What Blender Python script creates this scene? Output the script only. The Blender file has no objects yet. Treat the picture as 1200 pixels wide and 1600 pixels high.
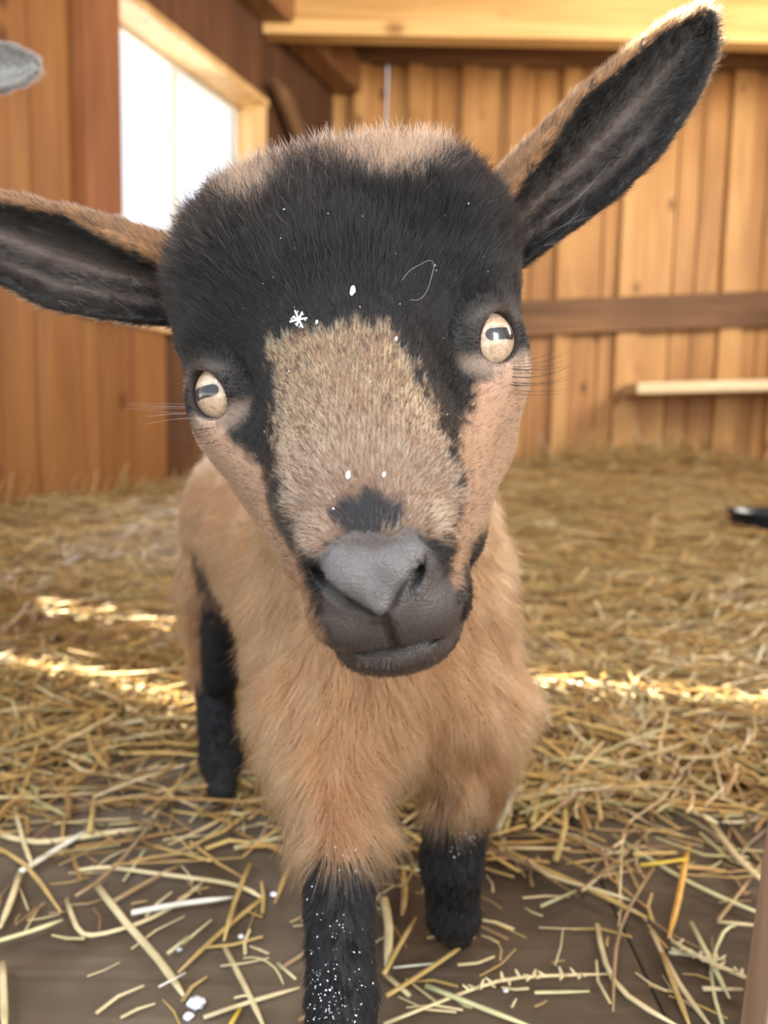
import bpy, math, random
import numpy as np
from mathutils import Vector, Matrix

random.seed(7)
RNG = np.random.default_rng(11)
SC = bpy.context.scene
COL = SC.collection

# ------------------------------------------------------------------ camera, world, lights
CAM_H, PITCH, ROLL, FPX = 0.27, math.radians(-6.0), math.radians(1.1), 1180.0
cam_data = bpy.data.cameras.new('camera')
cam = bpy.data.objects.new('camera', cam_data)
COL.objects.link(cam)
cam_data.sensor_fit = 'VERTICAL'
cam_data.sensor_height = 36.0
cam_data.sensor_width = 27.0
cam_data.lens = FPX / 1600.0 * 36.0
cam_data.clip_start = 0.01
cam_data.clip_end = 200
CR = Matrix.Rotation(math.radians(90) + PITCH, 3, 'X') @ Matrix.Rotation(ROLL, 3, 'Z')
cam.matrix_world = Matrix.Translation((0, 0, CAM_H)) @ CR.to_4x4()
cam_data.dof.use_dof = True
cam_data.dof.focus_distance = 0.232
cam_data.dof.aperture_fstop = 10.0
cam_data.dof.aperture_blades = 0
SC.camera = cam

SC.view_settings.view_transform = 'Standard'
SC.view_settings.look = 'None'
SC.view_settings.gamma = 1.0
SC.view_settings.use_curve_mapping = False
SC.view_settings.exposure = 0.42
try:
    SC.cycles.max_bounces = 8
    SC.cycles.diffuse_bounces = 4
    SC.cycles.transparent_max_bounces = 8
    SC.cycles.caustics_reflective = False
    SC.cycles.caustics_refractive = False
    SC.cycles.sample_clamp_indirect = 6
except Exception:
    pass

world = bpy.data.worlds.new('daylight')
SC.world = world
world.use_nodes = True
wn = world.node_tree
wn.nodes['Background'].inputs[0].default_value = (0.86, 0.93, 1.0, 1)
wn.nodes['Background'].inputs[1].default_value = 1.15


def area(name, loc, target, sx, sy, power, color):
    l = bpy.data.lights.new(name, 'AREA')
    l.shape = 'RECTANGLE'
    l.size, l.size_y = sx, sy
    l.energy = power
    l.color = color
    o = bpy.data.objects.new(name, l)
    COL.objects.link(o)
    o.location = loc
    d = Vector(target) - Vector(loc)
    o.rotation_euler = d.to_track_quat('-Z', 'Y').to_euler()
    return o


# daylight entering through the open front of the shed, over the photographer's shoulder
area('doorway_daylight', (-0.7, -1.5, 2.5), (0.0, 1.0, 0.35), 1.5, 1.0, 50, (0.84, 0.92, 1.0))
# daylight falling in through the side window
area('window_daylight', (-0.80, 3.02, 1.15), (0.0, 0.6, 0.3), 0.5, 0.6, 9, (0.85, 0.93, 1.0))
# sunlit snow outside the doorway, to the right
area('snow_bounce', (1.9, -2.2, 1.2), (0.9, 3.8, 0.9), 1.2, 1.6, 90, (1.0, 0.93, 0.84))
# added fill light behind a made-up right-wall opening, brightens back wall and straw
area('right_opening_fill', (2.55, 2.15, 1.55), (0.9, 3.3, 0.2), 0.9, 0.8, 62, (1.0, 0.90, 0.74))

sun_l = bpy.data.lights.new('sun', 'SUN')
sun_l.energy = 26
sun_l.angle = math.radians(0.26)
sun_l.color = (1.0, 0.84, 0.55)
sun = bpy.data.objects.new('sun', sun_l)
COL.objects.link(sun)
SUN_DIR = Vector((0.20, -0.50, -1.0)).normalized()      # travels towards the camera, from behind
sun.rotation_euler = SUN_DIR.to_track_quat('-Z', 'Y').to_euler()


# ------------------------------------------------------------------ frame helpers
CRn = np.array([list(r) for r in CR])


def c2w(x, d, z):
    """camera-frame metres (right, forward, up) -> world"""
    v = CR @ Vector((x, z, -d))
    return Vector((v.x, v.y, v.z + CAM_H))


def P(px, py, d):
    return c2w((px - 600) / FPX * d, d, (800 - py) / FPX * d)


def ray(px, py):
    return CR @ Vector(((px - 600) / FPX, (800 - py) / FPX, -1))


def onY(px, py, Y):
    r = ray(px, py)
    t = Y / r.y
    return Vector((r.x * t, Y, CAM_H + r.z * t))


def onZ(px, py, z):
    r = ray(px, py)
    t = (z - CAM_H) / r.z
    return Vector((r.x * t, r.y * t, z))


LWP, LWD = Vector((-0.745, 2.6, 0)), Vector((0.407, 1.0, 0)).normalized()   # left wall line
LWN = Vector((-LWD.y, LWD.x, 0))                                            # outward


def onL(px, py, off=0.0):
    r = ray(px, py)
    p0 = LWP + LWN * off
    t = p0.dot(LWN) / r.dot(LWN)
    return Vector((r.x * t, r.y * t, CAM_H + r.z * t))


def w2px(p):
    v = CRn.T @ (np.asarray(p, float) - np.array([0, 0, CAM_H]))
    return 600 + FPX * v[0] / -v[2], 800 - FPX * v[1] / -v[2]


# ------------------------------------------------------------------ materials
def new_mat(name):
    m = bpy.data.materials.new(name)
    m.use_nodes = True
    nt = m.node_tree
    return m, nt, nt.nodes['Principled BSDF']


def N(nt, kind, **kw):
    n = nt.nodes.new(kind)
    for k, v in kw.items():
        if k.startswith('i_'):
            key = k[2:]
            key = int(key) if key.isdigit() else key.replace('_', ' ')
            n.inputs[key].default_value = v
        else:
            setattr(n, k, v)
    return n


def wood(name, dark, mid, light, axis='Z', scale=1.0, rough=0.6, knots=True, spec=0.3, stain=0.0, bump=0.3):
    m, nt, b = new_mat(name)
    L = nt.links.new
    tc = N(nt, 'ShaderNodeTexCoord')
    info = N(nt, 'ShaderNodeAttribute', attribute_name='board', attribute_type='GEOMETRY')
    add = N(nt, 'ShaderNodeVectorMath', operation='ADD')
    mul = N(nt, 'ShaderNodeVectorMath', operation='SCALE')
    L(info.outputs['Vector'], mul.inputs[0])
    mul.inputs['Scale'].default_value = 7.3
    L(tc.outputs['Object'], add.inputs[0])
    L(mul.outputs[0], add.inputs[1])
    mp = N(nt, 'ShaderNodeMapping')
    s = [26 * scale] * 3
    s['XYZ'.index(axis)] = 1.6 * scale
    mp.inputs['Scale'].default_value = s
    L(add.outputs[0], mp.inputs[0])
    n1 = N(nt, 'ShaderNodeTexNoise', i_Scale=1.0, i_Detail=6.0, i_Roughness=0.6, i_Distortion=0.6)
    L(mp.outputs[0], n1.inputs['Vector'])
    mp2 = N(nt, 'ShaderNodeMapping')
    s2 = [5 * scale] * 3
    s2['XYZ'.index(axis)] = 1.4 * scale
    mp2.inputs['Scale'].default_value = s2
    L(add.outputs[0], mp2.inputs[0])
    n2 = N(nt, 'ShaderNodeTexNoise', i_Scale=1.0, i_Detail=3.0, i_Roughness=0.5)
    L(mp2.outputs[0], n2.inputs['Vector'])
    mx = N(nt, 'ShaderNodeMix', data_type='FLOAT')
    mx.inputs[0].default_value = 0.45
    L(n1.outputs[0], mx.inputs[2])
    L(n2.outputs[0], mx.inputs[3])
    sep = N(nt, 'ShaderNodeSeparateXYZ')
    L(info.outputs['Vector'], sep.inputs[0])
    ad = N(nt, 'ShaderNodeMath', operation='MULTIPLY_ADD')
    L(sep.outputs[0], ad.inputs[0])
    ad.inputs[1].default_value = 0.16
    L(mx.outputs[0], ad.inputs[2])
    sb = N(nt, 'ShaderNodeMath', operation='SUBTRACT')
    L(ad.outputs[0], sb.inputs[0])
    sb.inputs[1].default_value = 0.08
    cr = N(nt, 'ShaderNodeValToRGB')
    cr.color_ramp.elements[0].position = 0.32
    cr.color_ramp.elements[0].color = (*dark, 1)
    cr.color_ramp.elements[1].position = 0.68
    cr.color_ramp.elements[1].color = (*light, 1)
    e = cr.color_ramp.elements.new(0.5)
    e.color = (*mid, 1)
    L(sb.outputs[0], cr.inputs[0])
    out = cr.outputs[0]
    if knots:
        mp3 = N(nt, 'ShaderNodeMapping')
        s3 = [7.0 * scale] * 3
        s3['XYZ'.index(axis)] = 4.0 * scale
        mp3.inputs['Scale'].default_value = s3
        L(add.outputs[0], mp3.inputs[0])
        vo = N(nt, 'ShaderNodeTexVoronoi', i_Scale=1.0)
        L(mp3.outputs[0], vo.inputs['Vector'])
        kr = N(nt, 'ShaderNodeValToRGB')
        kr.color_ramp.elements[0].position = 0.06
        kr.color_ramp.elements[0].color = (0.25, 0.16, 0.1, 1)
        kr.color_ramp.elements[1].position = 0.17
        kr.color_ramp.elements[1].color = (1, 1, 1, 1)
        L(vo.outputs['Distance'], kr.inputs[0])
        mm = N(nt, 'ShaderNodeMix', data_type='RGBA', blend_type='MULTIPLY')
        mm.inputs[0].default_value = 0.75
        L(out, mm.inputs[6])
        L(kr.outputs[0], mm.inputs[7])
        out = mm.outputs[2]
    if stain:
        n4 = N(nt, 'ShaderNodeTexNoise', i_Scale=3.2, i_Detail=5.0, i_Roughness=0.65)
        L(tc.outputs['Object'], n4.inputs['Vector'])
        sr = N(nt, 'ShaderNodeValToRGB')
        sr.color_ramp.elements[0].position = 0.42
        sr.color_ramp.elements[0].color = (1, 1, 1, 1)
        sr.color_ramp.elements[1].position = 0.62
        sr.color_ramp.elements[1].color = (0.42, 0.34, 0.28, 1)
        L(n4.outputs[0], sr.inputs[0])
        mm = N(nt, 'ShaderNodeMix', data_type='RGBA', blend_type='MULTIPLY')
        mm.inputs[0].default_value = stain
        L(out, mm.inputs[6])
        L(sr.outputs[0], mm.inputs[7])
        out = mm.outputs[2]
    L(out, b.inputs['Base Color'])
    b.inputs['Roughness'].default_value = rough
    b.inputs['Specular IOR Level'].default_value = spec
    bp = N(nt, 'ShaderNodeBump', i_Strength=bump, i_Distance=0.003)
    L(n1.outputs[0], bp.inputs['Height'])
    L(bp.outputs[0], b.inputs['Normal'])
    return m


def plain(name, col, rough=0.6, spec=0.3, noise=0.0, nscale=40, **kw):
    m, nt, b = new_mat(name)
    if noise:
        tc = N(nt, 'ShaderNodeTexCoord')
        n = N(nt, 'ShaderNodeTexNoise', i_Scale=float(nscale), i_Detail=4.0)
        nt.links.new(tc.outputs['Object'], n.inputs['Vector'])
        cr = N(nt, 'ShaderNodeValToRGB')
        cr.color_ramp.elements[0].position = 0.3
        cr.color_ramp.elements[1].position = 0.7
        cr.color_ramp.elements[0].color = (*[c * (1 - noise) for c in col], 1)
        cr.color_ramp.elements[1].color = (*[min(1, c * (1 + noise)) for c in col], 1)
        nt.links.new(n.outputs[0], cr.inputs[0])
        nt.links.new(cr.outputs[0], b.inputs['Base Color'])
    else:
        b.inputs['Base Color'].default_value = (*col, 1)
    b.inputs['Roughness'].default_value = rough
    b.inputs['Specular IOR Level'].default_value = spec
    for k, v in kw.items():
        b.inputs[k.replace('_', ' ')].default_value = v
    return m


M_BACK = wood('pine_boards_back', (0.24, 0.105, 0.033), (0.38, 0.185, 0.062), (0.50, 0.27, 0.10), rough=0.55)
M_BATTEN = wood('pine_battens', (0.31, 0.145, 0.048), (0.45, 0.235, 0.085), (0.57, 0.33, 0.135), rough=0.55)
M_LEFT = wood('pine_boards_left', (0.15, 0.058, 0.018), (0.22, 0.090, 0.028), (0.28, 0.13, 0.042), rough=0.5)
M_DARK = wood('dark_brown_wood', (0.045, 0.018, 0.009), (0.085, 0.035, 0.016), (0.15, 0.065, 0.03), rough=0.6, knots=False)
M_RAIL = wood('weathered_rail_wood', (0.09, 0.045, 0.02), (0.17, 0.085, 0.04), (0.40, 0.20, 0.08), axis='X', rough=0.7, knots=False, scale=0.8)
M_BEAM = wood('pine_beam', (0.42, 0.22, 0.07), (0.60, 0.35, 0.13), (0.72, 0.47, 0.2), axis='X', rough=0.5, scale=0.7)
M_SHELF = wood('pale_pole_wood', (0.48, 0.34, 0.18), (0.66, 0.50, 0.30), (0.82, 0.66, 0.44), axis='X', rough=0.5, knots=False)
M_CASING = wood('window_casing_wood', (0.40, 0.22, 0.08), (0.58, 0.36, 0.16), (0.72, 0.50, 0.26), rough=0.55, knots=False)
M_FLOOR = wood('worn_floor_boards', (0.085, 0.062, 0.042), (0.135, 0.102, 0.070), (0.21, 0.168, 0.122), axis='X', rough=0.62, knots=False, scale=1.9, stain=1.0, spec=0.35, bump=0.5)
M_POST = wood('foreground_plank', (0.32, 0.19, 0.12), (0.46, 0.29, 0.19), (0.58, 0.40, 0.28), rough=0.6, knots=False, scale=2.0)
M_ROOF = wood('roof_boards', (0.26, 0.13, 0.05), (0.42, 0.22, 0.085), (0.52, 0.30, 0.12), axis='Y', rough=0.6)


# ------------------------------------------------------------------ mesh helpers
class MB:
    def __init__(s):
        s.v, s.f, s.b = [], [], []

    def add(s, vs, fs, bid=None):
        o = len(s.v)
        s.v += [tuple(v) for v in vs]
        s.f += [tuple(i + o for i in f) for f in fs]
        r = (random.random(), random.random(), random.random()) if bid is None else bid
        s.b += [r] * len(vs)

    def box(s, o, ax, ay, az):
        """box from corner o with edge vectors"""
        o, ax, ay, az = map(Vector, (o, ax, ay, az))
        vs = [o, o + ax, o + ax + ay, o + ay, o + az, o + ax + az, o + ax + ay + az, o + ay + az]
        s.add(vs, [(0, 3, 2, 1), (4, 5, 6, 7), (0, 1, 5, 4), (1, 2, 6, 5), (2, 3, 7, 6), (3, 0, 4, 7)])

    def build(s, name, mat, parent=None, smooth=False, bevel=0.0):
        me = bpy.data.meshes.new(name)
        me.from_pydata(s.v, [], s.f)
        a = me.attributes.new('board', 'FLOAT_VECTOR', 'POINT')
        a.data.foreach_set('vector', np.array(s.b, np.float32).ravel())
        me.materials.append(mat)
        if smooth:
            me.polygons.foreach_set('use_smooth', [True] * len(me.polygons))
        me.update()
        o = bpy.data.objects.new(name, me)
        COL.objects.link(o)
        if parent:
            o.parent = parent
        if bevel:
            md = o.modifiers.new('bevel', 'BEVEL')
            md.width = bevel
            md.segments = 2
        return o


def tag(o, label=None, cat=None, group=None, kind=None):
    if label:
        o['label'] = label
    if cat:
        o['category'] = cat
    if group:
        o['group'] = group
    if kind:
        o['kind'] = kind
    return o


# ------------------------------------------------------------------ structure
ZC = 2.35
# straw mound height
def mound(x, y):
    x = np.asarray(x, float)
    y = np.asarray(y, float)
    sm = lambda a, b, t: np.clip((t - a) / (b - a), 0, 1) ** 2 * (3 - 2 * np.clip((t - a) / (b - a), 0, 1))
    h = 0.020 * sm(0.50, 0.70, y + 0.05 * np.sin(7 * x) + 0.04 * np.sin(17 * x + 1)) + 0.03 * sm(0.7, 1.8, y) + 0.045 * sm(1.8, 3.4, y)
    h += 0.008 * (np.sin(9 * x + 3 * y) * np.cos(7 * y - 2 * x)) * sm(0.6, 1.2, y)
    h += 0.10 * np.exp(-((x - 1.25) ** 2 / 0.35 + (y - 3.6) ** 2 / 0.15))
    return h


fl = MB()
xx = onZ(975, 1450, 0).x - 0.405 * 5
while xx < 2.3:
    w = 0.405
    fl.box((xx, -0.9, -0.03), (w - 0.0010, 0, 0), (0, 4.9, 0), (0, 0, 0.03))
    xx += w
floor = fl.build('floor', M_FLOOR, bevel=0.0012)
tag(floor, kind='structure')
sub = MB()
sub.box((-1.9, -0.9, -0.09), (4.3, 0, 0), (0, 4.9, 0), (0, 0, 0.055))
sf = sub.build('floor_underlayer', M_DARK)
sf.parent = floor

YB = 3.83
bw = MB()
edges = [onY(x, 600, YB).x for x in (486, 536, 596, 668, 722, 768, 820, 868, 930, 975, 1040, 1074, 1132, 1176, 1250, 1330)]
edges[0] = -0.29
while edges[-1] < 2.3:
    edges.append(edges[-1] + 0.19)
for a, b_ in zip(edges[:-1], edges[1:]):
    gap = 0.007
    bw.box((a + gap, YB, -0.02), (b_ - a - gap, 0, 0), (0, 0.022 + 0.004 * random.random(), 0), (0, 0, ZC + 0.02))
wall_back = bw.build('wall_back', M_BACK, bevel=0.002)
tag(wall_back, kind='structure')
bt = MB()
for px, wpx in ((560, 26), (640, 24), (722, 26), (790, 20), (873, 24), (974, 34), (1132, 34), (1215, 34), (1300, 34)):
    x = onY(px, 600, YB).x
    w = wpx / FPX * YB
    bt.box((x - w / 2, YB - 0.034, 0), (w, 0, 0), (0, 0.032, 0), (0, 0, ZC))
tb = bt.build('battens', M_BATTEN, parent=wall_back, bevel=0.003)

# backing behind the boards so that only the cracks the photo shows let light in
bk = MB()
crack = onY(596, 600, YB).x
bk.box((-0.35, YB + 0.03, -0.02), (crack - 0.004 + 0.35, 0, 0), (0, 0.01, 0), (0, 0, ZC + 0.02))
bk.box((crack + 0.004, YB + 0.03, -0.02), (2.3 - crack, 0, 0), (0, 0.01, 0), (0, 0, ZC + 0.02))
bk.build('sheathing', M_DARK, parent=wall_back)

rail = MB()
a = onY(812, 497, YB - 0.06); b_ = onY(1290, 478, YB - 0.06)
d_ = (b_ - a)
hgt = 52 / FPX * YB
a0 = a - d_ * 1.1
rail.box((a0.x, YB - 0.062, a0.z - hgt / 2), d_ * 2.6, (0, 0.038, 0), (0, 0, hgt))
tag(rail.build('trim_1', M_RAIL, bevel=0.004), kind='structure')

# header beam under the roof and the top plate on the back wall
zb = onY(800, 60, 3.2).z
hb = MB()
hb.box((-0.52, 3.2, zb), (2.9, 0, 0), (0, 0.07, 0), (0, 0, 0.30))
hb.box((-0.52, 3.185, zb - 0.004), (2.9, 0, 0), (0, 0.015, 0), (0, 0, 0.055))
tag(hb.build('trim_2', M_BEAM, bevel=0.003), kind='structure')
tp = MB()
zt = onY(800, 99, YB - 0.06).z
tp.box((-0.52, YB - 0.06, zt), (2.9, 0, 0), (0, 0.055, 0), (0, 0, 0.14))
tag(tp.build('trim_3', M_RAIL, bevel=0.003), kind='structure')

# left wall: boards, window opening, far dark section
def Ls(px):
    p = onL(px, 676)
    return (p - LWP).dot(LWD)


s_near, s_post0, s_winL, s_winR, s_corner = -2.0, Ls(125), Ls(180), Ls(412), Ls(527)
z_top = onL(412, 162).z
z_bot = onL(250, 520).z
z_bot = max(z_bot, 0.62)
UP = Vector((0, 0, 1))


def lbox(mb, s0, s1, z0, z1, o0, o1):
    """box on the left wall: along s, height z, offset o (outward positive)"""
    p = LWP + LWD * s0 + LWN * o0
    mb.box((p.x, p.y, z0), LWD * (s1 - s0), LWN * (o1 - o0), (0, 0, z1 - z0))


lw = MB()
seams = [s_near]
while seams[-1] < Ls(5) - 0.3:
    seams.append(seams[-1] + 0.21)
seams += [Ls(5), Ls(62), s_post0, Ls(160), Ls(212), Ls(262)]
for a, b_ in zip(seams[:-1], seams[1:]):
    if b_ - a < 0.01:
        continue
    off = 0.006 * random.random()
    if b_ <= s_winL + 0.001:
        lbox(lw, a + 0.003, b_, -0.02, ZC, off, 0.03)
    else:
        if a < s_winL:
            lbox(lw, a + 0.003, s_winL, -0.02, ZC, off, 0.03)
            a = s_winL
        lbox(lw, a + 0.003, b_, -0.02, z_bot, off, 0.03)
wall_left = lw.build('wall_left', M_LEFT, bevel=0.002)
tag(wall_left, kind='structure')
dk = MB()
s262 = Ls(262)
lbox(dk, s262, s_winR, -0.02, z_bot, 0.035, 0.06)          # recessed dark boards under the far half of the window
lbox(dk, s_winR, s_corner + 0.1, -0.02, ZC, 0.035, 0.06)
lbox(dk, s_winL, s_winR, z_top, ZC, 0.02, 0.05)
dk.build('dark_boards', M_DARK, parent=wall_left)  # shadow over this far wall section is put into the board colour
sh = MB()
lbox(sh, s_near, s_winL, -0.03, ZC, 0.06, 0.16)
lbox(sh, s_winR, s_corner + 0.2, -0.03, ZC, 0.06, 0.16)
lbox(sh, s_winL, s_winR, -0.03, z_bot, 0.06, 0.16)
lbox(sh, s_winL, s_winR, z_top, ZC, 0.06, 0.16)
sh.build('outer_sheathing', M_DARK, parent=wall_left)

# studs, plate and brace in dark wood, standing proud of the left wall
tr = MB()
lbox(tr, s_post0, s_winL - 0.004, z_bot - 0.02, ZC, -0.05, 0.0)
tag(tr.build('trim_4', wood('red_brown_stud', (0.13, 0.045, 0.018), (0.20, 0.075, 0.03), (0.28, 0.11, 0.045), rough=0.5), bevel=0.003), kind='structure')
tr = MB()
pz = onL(525, 142).z
lbox(tr, -1.5, s_corner + 0.02, pz, pz + 0.16, -0.10, 0.02)
tag(tr.build('trim_5', wood('brown_plate', (0.11, 0.045, 0.018), (0.22, 0.10, 0.04), (0.34, 0.17, 0.07), axis='Y', rough=0.5, knots=False), bevel=0.004), kind='structure')
tr = MB()
p0, p1 = onL(428, 120, -0.03), onL(470, 225, -0.03)
tr.box(p0, (0.05, 0.12, 0.0), LWN * 0.03, (p1 - p0) * 2.2)
tag(tr.build('trim_6', M_RAIL, bevel=0.003), kind='structure')

# window: frame reveal, casing, two panes
wf = MB()
t_out = 0.149
lbox(wf, s_winR - 0.006, s_winR + 0.02, z_bot, z_top, 0.0, t_out)
lbox(wf, s_winL - 0.02, s_winL + 0.004, z_bot, z_top, 0.0, t_out)
lbox(wf, s_winL - 0.02, s_winR + 0.02, z_top - 0.006, z_top + 0.022, -0.01, t_out)
lbox(wf, s_winL - 0.02, s_winR + 0.02, z_bot - 0.03, z_bot, -0.01, t_out)
window = wf.build('window_1', M_CASING, bevel=0.002)
tag(window, kind='structure')
fr = MB()
s_m = None
best = 9
for i in range(400):
    s = s_winL + (s_winR - s_winL) * i / 400
    p = LWP + LWD * s + LWN * (t_out - 0.02)
    x_, _ = w2px((p.x, p.y, 1.2))
    if abs(x_ - 273) < best:
        best, s_m = abs(x_ - 273), s
lbox(fr, s_m - 0.006, s_m + 0.006, z_bot, z_top, t_out - 0.03, t_out - 0.01)
lbox(fr, s_winL, s_winR, z_top - 0.02, z_top, t_out - 0.03, t_out - 0.01)
lbox(fr, s_winR - 0.02, s_winR, z_bot, z_top, t_out - 0.03, t_out - 0.01)
lbox(fr, s_winL, s_winR, z_bot, z_bot + 0.02, t_out - 0.03, t_out - 0.01)
fr.build('window_sash', plain('grey_sash', (0.55, 0.52, 0.45), 0.5), parent=window)
mg, nt, b = new_mat('window_glass')
tr_ = N(nt, 'ShaderNodeBsdfTransparent')
gl = N(nt, 'ShaderNodeBsdfGlossy', i_Roughness=0.02)
mxs = N(nt, 'ShaderNodeMixShader')
mxs.inputs[0].default_value = 0.08
nt.links.new(tr_.outputs[0], mxs.inputs[1])
nt.links.new(gl.outputs[0], mxs.inputs[2])
nt.links.new(mxs.outputs[0], nt.nodes['Material Output'].inputs[0])
for a, b_ in ((s_winL, s_m - 0.006), (s_m + 0.006, s_winR)):
    g = MB()
    lbox(g, a, b_, z_bot, z_top, t_out - 0.022, t_out - 0.018)
    g.build('pane', mg, parent=window)

# right wall (outside the frame, it closes the room) and roof with narrow cracks
rw = MB()
y_ = 0.2
while y_ < YB:
    for z0, z1 in (((-0.02, 1.1), (1.95, ZC)) if 1.6 < y_ + .1 < 2.75 else ((-0.02, ZC),)):  # opening made up to let the added fill light in
        rw.box((2.25, y_, z0), (0.03, 0, 0), (0, 0.2, 0), (0, 0, z1 - z0))
    y_ += 0.203
rw.box((2.285, 0.2, -0.02), (0.02, 0, 0), (0, 1.4, 0), (0, 0, ZC + 0.02))
rw.box((2.285, 2.7, -0.02), (0.02, 0, 0), (0, 1.3, 0), (0, 0, ZC + 0.02))
rw.box((2.285, 1.6, -0.02), (0.02, 0, 0), (0, 1.1, 0), (0, 0, 1.12))
tag(rw.build('wall_right', M_LEFT), kind='structure')

# narrow cracks in the roof: where the sun comes through
gaps = []   # (x0, y0, x1, y1, width) on the ceiling plane


def sun_gap(g0, g1, width):
    """crack whose light lands between ground points g0 and g1"""
    out = []
    for g in (g0, g1):
        t = (ZC - g.z) / -SUN_DIR.z      # back along the sun's rays to the roof
        out.append((g.x - SUN_DIR.x * t, g.y - SUN_DIR.y * t))
    gaps.append((*out[0], *out[1], width))


def G(px, py):
    p = onZ(px, py, 0.02)
    for _ in range(6):
        p = onZ(px, py, float(mound(p.x, p.y)) + 0.012)
    return p


sun_gap(G(-60, 1030), G(318, 1098), 0.017)
sun_gap(G(800, 1062), G(1300, 1103), 0.017)
sun_gap(G(62, 945), G(296, 984), 0.017)

_e0, _e1 = P(985, 95, .277), P(1118, 4, .277)
sun_gap(_e0, _e1, 0.016)     # a short crack that catches the ear tip


def roof():
    """ceiling as strips that leave the cracks open"""
    mb = MB()
    pts = sorted(gaps, key=lambda g: 0.5 * (g[1] + g[3]))
    X0, X1, Y0, Y1 = -1.95, 2.35, -0.25, 4.0
    # cut every crack out of a rectangle cell: cells are split along y at cell borders
    ys = [Y0]
    bands = []
    used = []
    # group cracks that share a y range
    for g in pts:
        lo, hi = min(g[1], g[3]) - 0.03, max(g[1], g[3]) + 0.03
        if bands and lo < bands[-1][1]:
            bands[-1][1] = max(hi, bands[-1][1])
            bands[-1][0] = min(lo, bands[-1][0])
            bands[-1][2].append(g)
        else:
            bands.append([lo, hi, [g]])
    def slab(quad):
        vs = [(x, y, ZC) for x, y in quad] + [(x, y, ZC + 0.004) for x, y in quad]
        mb.add(vs, [(0, 3, 2, 1), (4, 5, 6, 7), (0, 1, 5, 4), (1, 2, 6, 5), (2, 3, 7, 6), (3, 0, 4, 7)])
    y = Y0
    for lo, hi, gs in bands:
        slab([(X0, y), (X1, y), (X1, lo), (X0, lo)])
        gs.sort(key=lambda g: g[0])
        x = X0
        for g in gs:
            xa, ya, xb, yb, w = g
            slab([(x, lo), (xa, lo), (xa, hi), (x, hi)])
            slab([(xa, lo), (xb, lo), (xb, yb - w / 2), (xa, ya - w / 2)])
            slab([(xa, ya + w / 2), (xb, yb + w / 2), (xb, hi), (xa, hi)])
            x = xb
        slab([(x, lo), (X1, lo), (X1, hi), (x, hi)])
        y = hi
    slab([(X0, y), (X1, y), (X1, Y1), (X0, Y1)])
    return mb


ceiling = roof().build('ceiling', M_ROOF)
tag(ceiling, kind='structure')

# snowy ground outside
sn = MB()
sn.box((-30, -30, -0.5), (60, 0, 0), (0, 60, 0), (0, 0, 0.2))
tag(sn.build('snow_ground', plain('snow', (0.46, 0.52, 0.62), 0.8), None), kind='structure')

# plank at the right edge of the foreground (side of the doorway)
pk = MB()
q0, q1 = P(1197, 1600, 0.315), P(1236, 1330, 0.30)
dq = (q1 - q0).normalized()
base = q0 - dq * ((q0.z - 0.001) / dq.z)
pk.box(base, (0.045, 0.004, 0), (0.0, 0.02, 0), dq * 0.40)
tag(pk.build('trim_7', M_POST, bevel=0.0015), kind='structure')

# pale pole / narrow shelf on the back wall, right
a, b_ = onY(996, 606, 3.55), onY(1330, 598, 3.55)
ps = MB()
dd = b_ - a
ps.box(a - Vector((0, 0.0, 0.028)), dd, (0, 0.24, 0), (0, 0, 0.052))
o = ps.build('shelf_board', M_SHELF, bevel=0.006)
tag(o, 'pale narrow wooden shelf board fixed low on the back wall, at the right edge', 'shelf')

# ------------------------------------------------------------------ kid goat: implicit body -> one surface
def rc(a, b, ra, rb, k=0.008, g='body', op='add'):
    return dict(t='rc', a=np.array(a, float), b=np.array(b, float), ra=ra, rb=rb, k=k, g=g, op=op)


def el(c, r, R=None, k=0.008, g='body', op='add'):
    return dict(t='el', c=np.array(c, float), r=np.array(r, float), R=np.eye(3) if R is None else np.array(R, float), k=k, g=g, op=op)


def prim_d(p, x, y, z):
    if p['t'] == 'rc':
        a, b = p['a'], p['b']
        ba = b - a
        L2 = max(float(ba @ ba), 1e-12)
        px, py, pz = x - a[0], y - a[1], z - a[2]
        h = np.clip((px * ba[0] + py * ba[1] + pz * ba[2]) / L2, 0, 1)
        dx, dy, dz = px - h * ba[0], py - h * ba[1], pz - h * ba[2]
        return np.sqrt(dx * dx + dy * dy + dz * dz) - (p['ra'] + (p['rb'] - p['ra']) * h)
    c, r, R = p['c'], p['r'], p['R']
    px, py, pz = x - c[0], y - c[1], z - c[2]
    u = (px * R[0, 0] + py * R[1, 0] + pz * R[2, 0])
    v = (px * R[0, 1] + py * R[1, 1] + pz * R[2, 1])
    w = (px * R[0, 2] + py * R[1, 2] + pz * R[2, 2])
    k0 = np.sqrt((u / r[0]) ** 2 + (v / r[1]) ** 2 + (w / r[2]) ** 2)
    k1 = np.sqrt((u / r[0] ** 2) ** 2 + (v / r[1] ** 2) ** 2 + (w / r[2] ** 2) ** 2)
    return k0 * (k0 - 1) / np.maximum(k1, 1e-6)


def prim_box(p):
    if p['t'] == 'rc':
        m = max(p['ra'], p['rb'])
        return np.minimum(p['a'], p['b']) - m, np.maximum(p['a'], p['b']) + m
    m = max(p['r'])
    return p['c'] - m, p['c'] + m


def smin(a, b, k):
    h = np.maximum(k - np.abs(a - b), 0) / k
    return np.minimum(a, b) - h * h * k * 0.25


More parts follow.
